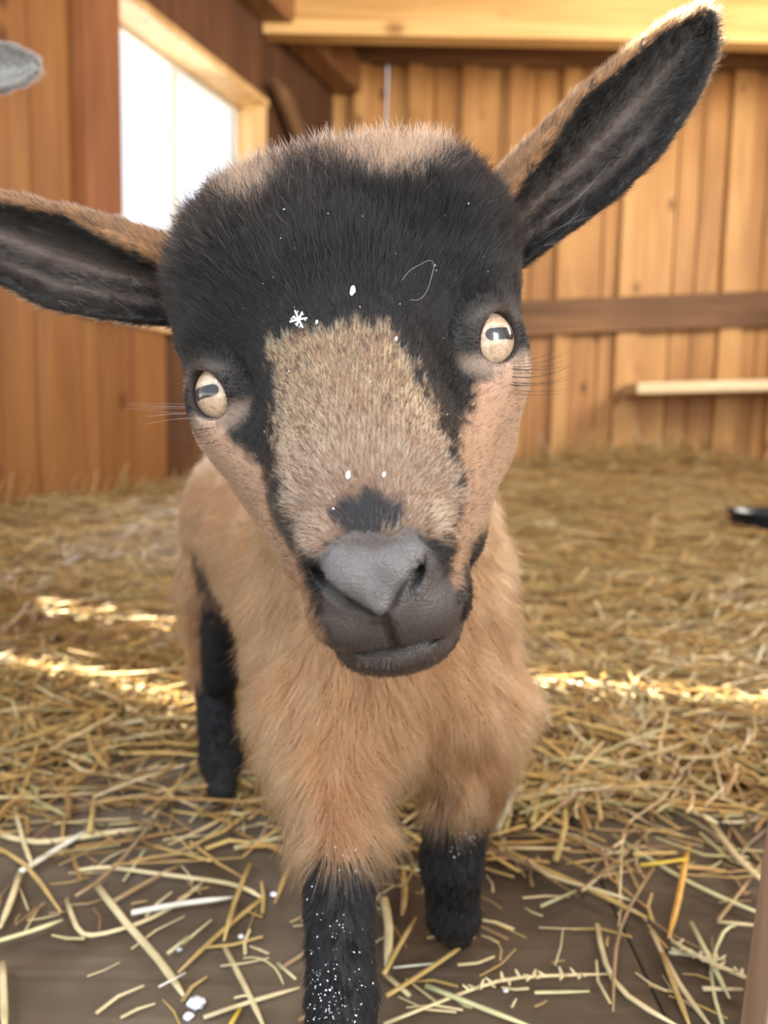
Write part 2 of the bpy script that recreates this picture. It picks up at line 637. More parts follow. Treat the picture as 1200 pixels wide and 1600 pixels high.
def field(prims, X, Y, Z):
    V = np.full((len(X), len(Y), len(Z)), 0.05, np.float32)
    for p in prims:
        lo, hi = prim_box(p)
        m = max(p['k'], 0.004) + 0.006
        s = []
        for ax, A in enumerate((X, Y, Z)):
            i0 = max(int(np.searchsorted(A, lo[ax] - m)) - 1, 0)
            i1 = min(int(np.searchsorted(A, hi[ax] + m)) + 1, len(A))
            s.append(slice(i0, i1))
        s = tuple(s)
        if any(q.stop <= q.start for q in s):
            continue
        x, y, z = X[s[0]][:, None, None], Y[s[1]][None, :, None], Z[s[2]][None, None, :]
        d = prim_d(p, x, y, z)
        if p['op'] == 'add':
            V[s] = smin(V[s], d, p['k'])
        else:
            V[s] = -smin(-V[s], d, p['k'])
    return V


def surface_nets(V, X, Y, Z):
    S = V < 0
    nx, ny, nz = V.shape
    c = [S[i:nx - 1 + i, j:ny - 1 + j, k:nz - 1 + k] for i in (0, 1) for j in (0, 1) for k in (0, 1)]
    allin = c[0].copy(); anyin = c[0].copy()
    for q in c[1:]:
        allin &= q; anyin |= q
    I, J, K = np.nonzero(anyin & ~allin)
    idx = np.full((nx - 1, ny - 1, nz - 1), -1, np.int32)
    idx[I, J, K] = np.arange(len(I))
    acc = np.zeros((len(I), 3)); cnt = np.zeros(len(I))
    offs = [(i, j, k) for i in (0, 1) for j in (0, 1) for k in (0, 1)]
    A = (X, Y, Z)
    for o0 in offs:
        for ax in range(3):
            if o0[ax]:
                continue
            o1 = list(o0); o1[ax] = 1
            v0 = V[I + o0[0], J + o0[1], K + o0[2]]; v1 = V[I + o1[0], J + o1[1], K + o1[2]]
            m = (v0 < 0) != (v1 < 0)
            t = np.where(m, v0 / np.where(m, v0 - v1, 1), 0)
            base = [X[I + o0[0]], Y[J + o0[1]], Z[K + o0[2]]]
            far = [X[I + o1[0]], Y[J + o1[1]], Z[K + o1[2]]]
            for q in range(3):
                acc[:, q] += np.where(m, base[q] + t * (far[q] - base[q]), 0)
            cnt += m
    verts = acc / cnt[:, None]
    faces = []
    for ax in range(3):
        sl0 = [slice(None)] * 3; sl1 = [slice(None)] * 3
        sl0[ax] = slice(0, -1); sl1[ax] = slice(1, None)
        diff = S[tuple(sl0)] != S[tuple(sl1)]
        E = np.nonzero(diff)
        u, v = [(1, 2), (2, 0), (0, 1)][ax]
        e = [E[0], E[1], E[2]]
        ok = (e[u] > 0) & (e[v] > 0) & (e[u] < V.shape[u] - 1) & (e[v] < V.shape[v] - 1)
        e = [q[ok] for q in e]
        ins = S[e[0], e[1], e[2]]
        def at(du, dv):
            q = [e[0].copy(), e[1].copy(), e[2].copy()]
            q[u] = q[u] + du; q[v] = q[v] + dv
            return idx[q[0], q[1], q[2]]
        a, b, c_, d = at(-1, -1), at(0, -1), at(0, 0), at(-1, 0)
        f = np.stack([a, b, c_, d], 1)
        f = np.where(ins[:, None], f, f[:, ::-1])
        faces.append(f)
    return verts, np.concatenate(faces)


def smooth_mesh(v, f, it=2, lam=0.5, w=None):
    e = np.concatenate([f[:, [0, 1]], f[:, [1, 2]], f[:, [2, 3]], f[:, [3, 0]]])
    n = len(v)
    deg = np.bincount(e[:, 0], minlength=n) + np.bincount(e[:, 1], minlength=n)
    for _ in range(it):
        s = np.zeros_like(v)
        for q in range(3):
            s[:, q] = np.bincount(e[:, 0], v[e[:, 1], q], n) + np.bincount(e[:, 1], v[e[:, 0], q], n)
        av = s / np.maximum(deg, 1)[:, None]
        v = v + lam * (av - v) * (1 if w is None else w[:, None])
    return v


def normals(v, f):
    a = v[f[:, 2]] - v[f[:, 0]]; b = v[f[:, 3]] - v[f[:, 1]]
    fn = np.cross(a, b)
    n = np.zeros_like(v)
    for i in range(4):
        for q in range(3):
            n[:, q] += np.bincount(f[:, i], fn[:, q], len(v))
    return n / np.maximum(np.linalg.norm(n, axis=1, keepdims=True), 1e-12)


def hash_noise(p, scale, seed=0):
    """smooth value noise in numpy, 0..1"""
    q = p * scale
    i = np.floor(q).astype(np.int64); fr = q - i
    fr = fr * fr * (3 - 2 * fr)
    out = 0
    for dx in (0, 1):
        for dy in (0, 1):
            for dz in (0, 1):
                h = (i[:, 0] + dx) * 374761393 + (i[:, 1] + dy) * 668265263 + (i[:, 2] + dz) * 2147483647 + seed * 974634777
                h = (h ^ (h >> 13)) * 1274126177
                h = ((h ^ (h >> 16)) & 0xffff) / 65535.0
                w = (fr[:, 0] if dx else 1 - fr[:, 0]) * (fr[:, 1] if dy else 1 - fr[:, 1]) * (fr[:, 2] if dz else 1 - fr[:, 2])
                out = out + h * w
    return out


def poly_sd(pts, poly):
    """signed distance to polygon in 2D, negative inside"""
    poly = np.array(poly, float)
    d = np.full(len(pts), 1e18)
    s = np.zeros(len(pts), bool)
    n = len(poly)
    for i in range(n):
        a, b = poly[i], poly[(i + 1) % n]
        e = b - a
        w = pts - a
        t = np.clip((w @ e) / (e @ e), 0, 1)
        q = w - t[:, None] * e
        d = np.minimum(d, (q ** 2).sum(1))
        c = ((a[1] > pts[:, 1]) != (b[1] > pts[:, 1]))
        with np.errstate(divide='ignore', invalid='ignore'):
            xx = (b[0] - a[0]) * (pts[:, 1] - a[1]) / (b[1] - a[1]) + a[0]
        s ^= c & (pts[:, 0] < xx)
    d = np.sqrt(d)
    return np.where(s, -d, d)


# ---- head frame (lateral, back, up) of the kid, in world axes
def mk_frame(ex, ey, ez, M):
    """camera-frame basis vectors (x, forward, up) and origin -> world matrix columns + origin"""
    cols = [np.array(CR @ Vector((v[0], v[2], -v[1]))) for v in (ex, ey, ez)]
    o = np.array(c2w(M[0], M[1], M[2]))
    return np.stack(cols, 1), o


_r = math.radians(10.7)
_X = np.array([math.cos(_r), 0, math.sin(_r)]); _Z = np.array([-math.sin(_r), 0, math.cos(_r)]); _Y = np.array([0, 1, 0.])
_y = math.radians(2.5)
_X2 = _X * math.cos(_y) - _Y * math.sin(_y); _Y2 = _Y * math.cos(_y) + _X * math.sin(_y)
HR, HO = mk_frame(_X2, _Y2, _Z, (-0.0106, 0.25, 0.0488))


def H(l):
    return HO + HR @ np.array(l, float)


def toL(p):
    return (p - HO) @ HR


EYE_R = 0.0114
EYE_C = (0.0438, 0.0085, 0.0)
EAR_R = [(735, 400, 52, .300), (780, 362, 66, .292), (850, 300, 74, .288), (910, 250, 80, .284), (978, 183, 78, .280), (1038, 115, 64, .278), (1080, 60, 44, .277), (1104, 20, 12, .277)]
EAR_L = [(340, 455, 52, .300), (290, 445, 66, .292), (190, 425, 76, .286), (100, 405, 80, .282), (0, 368, 64, .280), (-80, 338, 46, .280), (-150, 318, 22, .281), (-175, 314, 8, .281)]


def ear_points(st, side, step=0.0013):
    """points over a cupped ear blade; returns Nx3 world, uv"""
    st = np.array(st, float)
    cum = np.concatenate([[0], np.cumsum(np.hypot(np.diff(st[:, 0]), np.diff(st[:, 1])))])
    U = cum / cum[-1]
    length = cum[-1] / FPX * .285
    nu = int(length / step)
    pts, uv = [], []
    for i in range(nu + 1):
        u = i / nu
        px, py, hw, d = [np.interp(u, U, st[:, q]) for q in range(4)]
        u2 = min(1, u + .02)
        u1 = max(0, u - .02)
        tx, ty = np.interp(u2, U, st[:, 0]) - np.interp(u1, U, st[:, 0]), np.interp(u2, U, st[:, 1]) - np.interp(u1, U, st[:, 1])
        n = math.hypot(tx, ty)
        nx_, ny_ = -ty / n, tx / n          # across
        if ny_ < 0:
            nx_, ny_ = -nx_, -ny_           # pointing down in the picture: v=+1 lower edge
        hw_m = hw / FPX * d
        nv = max(int(2.3 * hw_m / step), 3)
        vr = -1 + 0.85 * max(0, 1 - u / 0.5)
        for j in range(nv + 1):
            v = -1 + 2 * j / nv
            cup = 0.62 * hw_m * (1 - ((v - vr) / (1 - vr) * 2 - 1) ** 2) if v >= vr else 0.9 * hw_m * ((vr - v) / 0.85) ** 1.3
            base_deep = 0.006 * (1 - u) ** 2
            cup += (0.0009 * math.sin(9 * v + 2.5 * u) * (1 - u)) if v > vr + .2 and v < .85 else 0
            dd = d + cup + base_deep - 0.004
            q = P(px + nx_ * hw * v * .93, py + ny_ * hw * v * .93, d)
            dirv = (q - Vector((0, 0, CAM_H))).normalized()
            q = q + dirv * (dd - d)
            pts.append((q.x, q.y, q.z)); uv.append((u, v))
    return np.array(pts), np.array(uv)


def head_prims():
    """the kid's head in its own frame, turned into world coordinates"""
    P_ = []
    def r_(a, b, ra, rb, k=.008, g='head', op='add'):
        P_.append(rc(H(a), H(b), ra, rb, k, g, op))
    def e_(c, r, rot=None, k=.008, g='head', op='add'):
        R = HR if rot is None else HR @ np.array(rot)
        P_.append(el(H(c), r, R, k, g, op))
    # skull
    e_((.001, .040, .026), (.0625, .054, .0560), k=.01)
    for s in (-1, 1):
        e_((s * .031 + .002, .026, .044), (.027, .028, .027), k=.016)            # horn-bud tufts
        e_((s * .041, .016, .018), (.0165, .020, .0150), k=.012)           # brow
        r_((s * .030, .045, -.016), (s * .014, -.012, -.056), .0255, .0190, k=.014)   # cheek to muzzle
        e_((s * .036, .030, -.018), (.0165, .028, .026), k=.012)
        r_((s * .044, .012, -.014), (s * .018, -.034, -.050), .0085, .0085, k=.012)
    r_((0, .010, .010), (0, -.030, -.040), .034, .0225, k=.014)            # nose bridge
    r_((-.006, -.030, -.044), (.006, -.030, -.044), .0215, .0215, k=.012)
    # muzzle
    e_((0, -.038, -.064), (.0215, .026, .0185), k=.010)
    for s in (-1, 1):
        e_((s * .0085, -.040, -.076), (.0135, .0185, .0110), k=.009)      # upper lip halves
        e_((s * .0125, -.0515, -.0585), (.0085, .0105, .0095), k=.006)    # nostril wings
    # lower jaw and chin
    r_((0, .030, -.050), (0, -.022, -.080), .024, .0150, k=.012)
    e_((0, -.034, -.0875), (.0170, .0140, .0085), k=.006)
    # neck root
    r_((0, .052, .006), H_inv_neck, .050, .046, k=.02, g='neck')
    # nose leather lobes
    for s in (-1, 1):
        e_((s * .0054 - .0018, -.0594, -.0648), (.0062, .0066, .0062), k=.005, g='nose')
    e_((-.0014, -.0600, -.0705), (.0042, .0070, .0065), k=.003, g='nose')
    # nostrils (comma grooves) and philtrum, mouth
    for s in (-1, 1):
        nl = [(s * .0125 - .002, -.0560, -.0570), (s * .0126 - .002, -.0585, -.0612), (s * .0104 - .002, -.0615, -.0672), (s * .0070 - .0018, -.0635, -.0718), (s * .0030 - .0008, -.0650, -.0748)]
        rr = [.0017, .0023, .0022, .0018, .0012]
        for i in range(4):
            r_(nl[i], nl[i + 1], rr[i], rr[i + 1], k=.0010, op='sub', g='cut')
        # mouth line
        ml = [(0, -.0500, -.0868), (s * .0080, -.0485, -.0862), (s * .0165, -.0410, -.0818), (s * .0220, -.0280, -.0745), (s * .0245, -.0130, -.0660)]
        for i in range(4):
            r_(ml[i], ml[i + 1], .0015, .0015, k=.0012, op='sub', g='cut')
    r_((-.0008, -.0632, -.0742), (0, -.0512, -.0865), .0009, .0008, k=.0014, op='sub', g='cut')
    r_((-.0010, -.0682, -.0610), (-.0010, -.0680, -.0700), .0013, .0016, k=.0035, op='sub', g='cut')
    # eyes: lids and openings
    for s in (-1, 1):
        ec = np.array((s * EYE_C[0], EYE_C[1], EYE_C[2]))
        gz = np.array((s * .62, -.78, .04)); gz /= np.linalg.norm(gz)
        lng = np.array((-s * .68, -.15, -.80)); lng -= gz * (lng @ gz); lng /= np.linalg.norm(lng)   # towards the inner corner
        up = np.cross(gz, lng)
        R = np.stack([lng, up, gz], 1)
        e_(ec, (EYE_R + .0014,) * 3, k=.009, g='lid')
        e_((s * .0455, .020, -.004), (.0135, .016, .017), k=.012)
        e_(ec + gz * EYE_R * .95 + lng * .001, (.0098, .0070, .0088), rot=R, k=.0016, op='sub', g='cut')
        e_(ec, (EYE_R - .0004,) * 3, k=.0006, op='sub', g='cut')
    return P_


CHEST = np.array(P(590, 985, .375))
H_inv_neck = toL(np.array([CHEST[0] - .002, .375, .215]))


def body_prims():
    B = []
    A = lambda *a, **k: B.append(rc(*a, **k))
    ch = np.array([-.002, .385, .178])
    rump = np.array([-.085, .565, .206])
    A(ch, rump, .060, .058, k=.02)
    B.append(el(ch + [0.003, -.012, .006], (.058, .050, .066), k=.02))
    B.append(el((-.002, .345, .150), (.040, .030, .040), k=.02))              # brisket
    B.append(el((-.104, .575, .184), (.042, .048, .060), k=.02))              # thigh, left in view
    B.append(el((-.055, .580, .180), (.040, .046, .058), k=.02))
    # neck to chest
    A((-.003, .372, .215), ch, .046, .055, k=.02)
    # front leg, left in view (stepping forward)
    k0 = np.array(P(510, 1120, .350)); k1 = np.array(P(528, 1290, .318)); k2 = np.array(P(534, 1560, .278)); 
    foot = np.array([P(530, 1700, .262).x, .232, .012])
    A(k0, k1, .032, .0180, k=.016)
    A(k1, k2, .0150, .0118, k=.006, g='black')
    A(k2, foot + [0, .01, .014], .0118, .0125, k=.005, g='black')
    A(foot + [0, .012, .002], foot + [0, -.006, .0], .0135, .011, k=.004, g='black')
    # front leg, right in view
    q0 = np.array(P(722, 1110, .372)); q1 = np.array(P(722, 1215, .374)); q2 = np.array(P(706, 1345, .382)); q3 = np.array(P(708, 1430, .388))
    A(q0, q1, .031, .0180, k=.016)
    A(q1, q2, .0165, .0150, k=.006, g='black')
    A(q2, q3, .0150, .0125, k=.005, g='black')
    q4 = np.array(onZ(714, 1462, .008)); q4[2] = .0095
    A(q3, q4, .0130, .0085, k=.005, g='black')
    # hind leg, left in view
    h0 = np.array([-.118, .560, .150]); h1 = np.array(P(332, 1045, .585)); h2 = np.array(P(345, 1180, .560)); h3 = onZ(346, 1240, .008); h3 = np.array(h3); h3[2] = .011
    A(h0, h1, .034, .0145, k=.014)
    A(h1, h2, .0140, .0145, k=.006, g='black')
    A(h2, h3, .0150, .0105, k=.005, g='black')
    # black front of the thigh / flank
    A(P(345, 850, .535), P(345, 1060, .560), .017, .013, k=.006, g='black')
    # hind leg, right in view
    g0 = np.array([-.045, .585, .140]); g1 = np.array([-.022, .605, .085]); g2 = np.array(P(603, 1225, .560))
    A(g0, g1, .032, .014, k=.014)
    A(g1, [-.008, .560, .045], .0135, .012, k=.006, g='black')
    A([-.008, .560, .045], [.000, .530, .012], .0125, .011, k=.005, g='black')
    # tail
    A([-.105, .625, .225], [-.120, .650, .250], .014, .008, k=.01)
    return B


def build_surface(hp, bp, ears, step):
    pts = np.concatenate([e[0] for e in ears]) if ears else np.zeros((0, 3))
    prims = bp + hp[:]
    def axis(lo, hi, flo, fhi, fine, coarse):
        a = list(np.arange(lo, flo, coarse)) + list(np.arange(flo, fhi, fine)) + list(np.arange(fhi, hi + coarse, coarse))
        return np.array(a)
    X = axis(-.215, .160, -.205, .150, step, step * 2)
    Y = axis(.14, .69, .155, .345, step, step * 3)
    Z = axis(-.004, .45, .155, .440, step, step * 2.2)
    V = field(prims, X, Y, Z)
    # ears: a cloud of small balls fused into a sheet
    r = 0.0017
    for q in pts:
        s = []
        for ax, A in enumerate((X, Y, Z)):
            i0 = max(int(np.searchsorted(A, q[ax] - .0055)), 0); i1 = int(np.searchsorted(A, q[ax] + .0055))
            s.append(slice(i0, max(i1, i0 + 1)))
        s = tuple(s)
        d = np.sqrt((X[s[0]][:, None, None] - q[0]) ** 2 + (Y[s[1]][None, :, None] - q[1]) ** 2 + (Z[s[2]][None, None, :] - q[2]) ** 2) - r
        V[s] = smin(V[s], d, .0008)
    v, f = surface_nets(V, X, Y, Z)
    v = smooth_mesh(v, f, 2, .5)
    return v, f

# ---- coat pattern of the face, drawn as flat shapes over the front of the head
BLAZE = [(424, 538), (470, 522), (530, 508), (602, 512), (640, 572), (682, 650), (714, 735), (716, 800), (694, 850), (660, 835), (620, 846), (560, 852), (520, 846), (490, 872), (468, 850), (446, 800), (436, 740), (432, 680), (436, 620), (428, 580)]
SPOT = [(512, 800), (530, 780), (575, 768), (622, 778), (634, 800), (622, 828), (575, 848), (530, 836)]
MUZZLE = [(514, 868), (522, 838), (575, 834), (650, 832), (668, 852), (694, 890), (716, 935), (724, 985), (700, 1030), (620, 1085), (540, 1060), (512, 1000), (500, 950), (500, 900)]
CHEEK_R = [(742, 612), (772, 590), (800, 560), (840, 560), (840, 760), (800, 782), (768, 822), (738, 850), (722, 905), (706, 925), (698, 905), (712, 860), (724, 800), (728, 740), (718, 690)]
JAW_R = [(800, 782), (830, 750), (850, 860), (800, 950), (740, 1000), (722, 950), (724, 900), (740, 852), (768, 824)]
CHEEK_L = [(318, 640), (345, 668), (372, 700), (404, 728), (420, 770), (432, 810), (452, 850), (472, 885), (490, 950), (520, 1020), (440, 1000), (380, 860), (300, 700)]
SLIT_L = [(418, 752), (440, 790), (470, 860), (466, 872), (436, 830), (420, 790)]
JAW_L = [(398, 838), (420, 858), (450, 905), (446, 918), (412, 880), (396, 852)]
CROWN = [(340, 300), (400, 255), (450, 225), (560, 190), (680, 200), (730, 245), (690, 265), (640, 292), (600, 300), (560, 275), (500, 250), (450, 262), (395, 330)]
C_BLACK = (.0045, .004, .0045)
C_TAN = (.88, .50, .31)
C_CHEEK = (.34, .205, .135)
C_BODY = (.40, .195, .095)
C_CROWN = (.38, .22, .14)
C_MUZ = (.058, .047, .044)
C_SPOT = (.030, .027, .034)


def photo_xy(p):
    v = (p - np.array([0, 0, CAM_H])) @ CRn
    return np.stack([600 + FPX * v[:, 0] / -v[:, 2], 800 - FPX * v[:, 1] / -v[:, 2]], 1)


def group_d(prims, names, p):
    d = np.full(len(p), .05)
    for q in prims:
        if q['op'] == 'add' and q['g'] in names:
            d = np.minimum(d, prim_d(q, p[:, 0], p[:, 1], p[:, 2]))
    return d


def sstep(a, b, t):
    t = np.clip((t - a) / (b - a), 0, 1)
    return t * t * (3 - 2 * t)


def coat(p, nrm, hp, bp, ears, grey=False):
    """per point: colour, kind weights. kinds: head, body, black, ear"""
    n = len(p)
    L = toL(p)
    dh = group_d(hp, ('head', 'nose', 'lid'), p)
    db = group_d(bp, ('body',), p)
    dn = group_d(hp, ('neck',), p)
    dk = group_d(bp, ('black',), p)
    de = np.full(n, .05)
    uv = np.zeros((n, 2)); es = np.zeros(n, int)
    from mathutils import kdtree
    for k, (ep, euv) in enumerate(ears):
        kd = kdtree.KDTree(len(ep))
        for i, q in enumerate(ep):
            kd.insert(q, i)
        kd.balance()
        lo, hi = ep.min(0) - .006, ep.max(0) + .006
        for i in np.nonzero(((p > lo) & (p < hi)).all(1))[0]:
            co, j, dd = kd.find(p[i])
            if dd < de[i]:
                de[i] = dd; uv[i] = euv[j]; es[i] = k
    ear = (de < .0045) & (de - .0017 < dh + .0005)
    nz = lambda s, sd=0: hash_noise(p, s, sd) - .5
    # head pattern
    xy = photo_xy(p)
    jit = nz(450, 1) * 26 + nz(1200, 5) * 14
    col = np.tile(np.array(C_BLACK), (n, 1))
    def lay(poly, c, feather=9, w=1.0, j=1.0):
        d = poly_sd(xy, poly) + jit * j
        a = (1 - sstep(-feather, feather, d)) * w
        col[:] = col * (1 - a[:, None]) + np.array(c) * a[:, None]
        return a
    lay(CROWN, C_CROWN, 26, .35, 2.0)
    lay(CHEEK_R, C_CHEEK, 10)
    lay(CHEEK_L, C_CHEEK, 9, 1, .7)
    lay(JAW_R, C_BLACK, 10)
    lay(JAW_L, (.04, .03, .03), 6, .9, .3)
    ab = lay(BLAZE, C_TAN, 8)
    lay(SLIT_L, (.02, .017, .016), 6, .9, .3)
    lay(SPOT, C_SPOT, 12, 1, .8)
    am = lay(MUZZLE, C_MUZ, 10, 1, .7)
    # pale hair around the eyes
    for s in (-1, 1):
        ec = np.array((s * EYE_C[0], EYE_C[1], EYE_C[2]))
        r = np.linalg.norm(L - ec, axis=1)
        dd = L - ec
        brow = sstep(.0165, .013, r) * sstep(.002, .008, dd[:, 2]) * .38
        low = sstep(.021, .014, r) * sstep(-.003, -.009, dd[:, 2]) * .5
        col = col * (1 - brow[:, None]) + np.array((.30, .24, .21)) * brow[:, None]
        col = col * (1 - low[:, None]) + np.array((.50, .36, .28)) * low[:, None]
    back = sstep(.040, .062, L[:, 1] - .3 * np.maximum(L[:, 2], -.03) + nz(250, 2) * .02)
    col = col * (1 - back[:, None]) + np.array(C_BODY) * back[:, None]
    # body
    wb = sstep(-.002, .006, dh - np.minimum(db, dn) + nz(300, 3) * .006)
    bc = np.tile(np.array(C_BODY), (n, 1))
    wk = sstep(-.005, .007, db - dk + nz(260, 4) * .012)
    bc = bc * (1 - wk[:, None]) + np.array((.0035, .0035, .0045)) * wk[:, None]
    isb = np.minimum(db, dk) < np.minimum(dh, dn)
    wbb = np.where(isb, sstep(0, .008, np.minimum(dh, dn) - np.minimum(db, dk)), 0)
    wbb = np.maximum(wbb, np.where(dn < dh, sstep(0, .008, dh - dn), 0))
    col = col * (1 - wbb[:, None]) + bc * wbb[:, None]
    # ears
    toward = np.array([0, 0, CAM_H]) - p
    toward /= np.linalg.norm(toward, axis=1, keepdims=True)
    front = (nrm * toward).sum(1) > -.05
    vr = -1 + 0.85 * np.maximum(0, 1 - uv[:, 0] / .5)
    inner = front & (uv[:, 1] > vr + .05 + nz(400, 6) * .15)
    ic = np.tile(np.array((.008, .007, .007)), (n, 1))
    band = np.exp(-((uv[:, 1] - (.10 - .15 * uv[:, 0])) / .22) ** 2) * sstep(.95, .6, uv[:, 0]) + .8 * np.exp(-((uv[:, 1] - .62) / .13) ** 2) * sstep(.8, .5, uv[:, 0])
    ic = ic + np.array((.065, .048, .040)) * np.clip(band, 0, 1)[:, None]
    oc = np.tile(np.array((.25, .135, .068)), (n, 1))
    ec_ = np.where(inner[:, None], ic, oc)
    tip = sstep(.86, 1.0, uv[:, 0])[:, None] * (~inner)[:, None]
    col = np.where(ear[:, None], ec_, col)
    if grey:
        lum = np.where(ear & ~inner, .14, .20)
        col = np.stack([lum, lum * .98, lum * .97], 1)
    kind = np.where(ear, 3, np.where(wbb > .5, np.where(wk > .5, 2, 1), 0))
    return col, kind, dict(L=L, xy=xy, muz=am, blaze=ab, uv=uv, es=es, inner=inner, back=back, wk=wk, dh=dh)


def ear_axis(k, ears):
    ep, euv = ears[k]
    a = ep[euv[:, 0] < .1].mean(0); b = ep[euv[:, 0] > .9].mean(0)
    d = b - a
    return d / np.linalg.norm(d)


def make_fur(name, v, f, nrm, hp, bp, ears, count, mat, parent, seed, grey=False, boost=1.0, hot=None):
    rng = np.random.default_rng(seed)
    a = np.concatenate([f[:, [0, 1, 2]], f[:, [0, 2, 3]]])
    e1, e2 = v[a[:, 1]] - v[a[:, 0]], v[a[:, 2]] - v[a[:, 0]]
    area_ = .5 * np.linalg.norm(np.cross(e1, e2), axis=1)
    cen = v[a].mean(1)
    tw = np.array([0, 0, CAM_H]) - cen
    dist = np.linalg.norm(tw, axis=1)
    tw /= dist[:, None]
    facing = (nrm[a[:, 0]] * tw).sum(1)
    L = toL(cen)
    headness = sstep(.085, .06, L[:, 1]) * sstep(-.12, -.10, L[:, 2])
    w = area_ * (1 + 3.4 * headness) * np.where(facing < -.25, .35, 1.0)
    if hot is not None:
        w = w * np.where(np.linalg.norm(cen - hot, axis=1) < .07, 14., 1.)
    w /= w.sum()
    tri = rng.choice(len(a), count, p=w)
    r1, r2 = rng.random(count), rng.random(count)
    fl_ = r1 + r2 > 1
    r1[fl_], r2[fl_] = 1 - r1[fl_], 1 - r2[fl_]
    p = v[a[tri, 0]] + e1[tri] * r1[:, None] + e2[tri] * r2[:, None]
    nr = nrm[a[tri, 0]] * (1 - r1 - r2)[:, None] + nrm[a[tri, 1]] * r1[:, None] + nrm[a[tri, 2]] * r2[:, None]
    nr /= np.linalg.norm(nr, axis=1, keepdims=True)
    col, kind, S = coat(p, nr, hp, bp, ears, grey)
    L = S['L']
    # direction and length fields
    nose = H((0, -.068, -.058))
    flow = p - nose
    flow /= np.maximum(np.linalg.norm(flow, axis=1, keepdims=True), 1e-6)
    up = HR[:, 2]
    top = sstep(.02, .07, L[:, 2])
    length = .0032 + .0060 * sstep(.004, .040, L[:, 2]) + .0030 * sstep(.05, .08, L[:, 2])
    length += .0030 * sstep(.02, .06, L[:, 1]) * (L[:, 2] < .02)
    lift = .30 + .30 * sstep(0, .05, L[:, 2])
    length = np.where(S['muz'] > .4, .0017, length)
    # hairless nose leather
    nd = poly_sd(S['xy'], [(505, 872), (525, 856), (590, 862), (640, 848), (662, 858), (660, 900), (612, 965), (575, 965), (512, 905)])
    bare = (not grey) & (nd < 4) & (L[:, 1] < -.045) & (kind == 0)
    lip = (S['muz'] > .4) & (kind == 0)
    length = np.where(lip & (S['xy'][:, 1] > 1020), .0028, length)
    # around the eyes
    for s in (-1, 1):
        r = np.linalg.norm(L - np.array((s * EYE_C[0], EYE_C[1], EYE_C[2])), axis=1)
        length = np.where(kind == 0, length * sstep(.0115, .022, r) + .0016 * (1 - sstep(.0115, .022, r)), length)
        bare |= (r < EYE_R + .0009) & (kind == 0)
        out = L - np.array((s * EYE_C[0], EYE_C[1], EYE_C[2]))
        ow = (sstep(.022, .015, r) * (kind == 0))[:, None]
        flow = flow * (1 - ow) + (out @ HR.T) / np.maximum(r, 1e-6)[:, None] * ow * 1.2
    # body
    b = (kind == 1)
    down = np.array([0, .25, -1.0]); down /= np.linalg.norm(down)
    latd = np.stack([np.sign(p[:, 0] + .02) * .15, np.zeros(count), np.zeros(count)], 1)
    flow = np.where(b[:, None], down + latd, flow)
    length = np.where(b, .0150 + .004 * (p[:, 1] < .42), length)
    lift = np.where(b, .34, lift)
    k_ = kind == 2
    flow = np.where(k_[:, None], np.array([0, -.1, -1.0]), flow)
    length = np.where(k_, .0060, length)
    lift = np.where(k_, .20, lift)
    length = np.where(k_ & (p[:, 2] < .022), .0028, length)
    for k in range(len(ears)):
        m = (kind == 3) & (S['es'] == k)
        ax = ear_axis(k, ears)
        acr = np.cross(ax, np.array([0, -1.0, 0]))
        if acr[2] < 0:
            acr = -acr                                     # towards the upper edge
        fl = ax - acr * (S['uv'][:, 1:2]) * .55
        fl = np.where(S['inner'][:, None], ax * .8 - acr * .25 * np.sign(S['uv'][:, 1:2]), fl)
        flow = np.where(m[:, None], fl, flow)
        length = np.where(m, np.where(S['inner'], .0034 + .0035 * (rng.random(count) < .12), .0052), length)
        lift = np.where(m, .30, lift)
    length *= rng.uniform(.65, 1.15, count)
    if grey:
        length *= 1.0
    # tufts: coherent noise on direction
    amp = np.where(kind == 0, .20 + .45 * top, np.where(kind == 1, .60, .30))
    sc = np.where(kind == 1, 130, 260)
    tn = np.stack([np.where(kind == 1, hash_noise(p, 110, 20 + q), hash_noise(p, 300, 20 + q)) - .5 for q in range(3)], 1)
    rn = rng.normal(size=(count, 3)) * np.where(kind == 0, .10 + .20 * top, .13)[:, None]
    flow = flow - nr * (flow * nr).sum(1, keepdims=True)
    flow /= np.maximum(np.linalg.norm(flow, axis=1, keepdims=True), 1e-6)
    d0 = flow + nr * lift[:, None] * 1.3 + tn * amp[:, None] * 1.6 + rn
    d0 /= np.linalg.norm(d0, axis=1, keepdims=True)
    d0 += nr * np.maximum(0, .12 - (d0 * nr).sum(1))[:, None]
    d1 = flow + nr * lift[:, None] * .35 + tn * amp[:, None] * 1.9 + rn * 1.3
    d1 /= np.linalg.norm(d1, axis=1, keepdims=True)
    d1 += nr * np.maximum(0, .05 - (d1 * nr).sum(1))[:, None]
    cs = np.where(kind == 0, np.where(L[:, 2] > .018, 520., 800.), np.where(kind == 1, 240., np.where(kind == 2, 420., 600.)))[:, None]
    q = p * cs
    ci = np.floor(q).astype(np.int64)
    hh = (ci[:, 0] * 73856093) ^ (ci[:, 1] * 19349663) ^ (ci[:, 2] * 83492791)
    h1, h2, h3 = [(((hh * k1) ^ (hh >> 7)) & 1023) / 1023. for k1 in (31, 57, 101)]
    cc = (ci + .5 + .45 * (np.stack([h1, h2, h3], 1) * 2 - 1)) / cs
    pull = cc - p
    pull -= nr * (pull * nr).sum(1, keepdims=True)
    pull *= np.where((S['blaze'] > .5) & (kind == 0), .85, .62)[:, None]
    keep = ~bare
    K = 4
    ts = np.linspace(0, 1, K)
    pos = np.zeros((count, K, 3))
    pos[:, 0] = p - nr * .0003
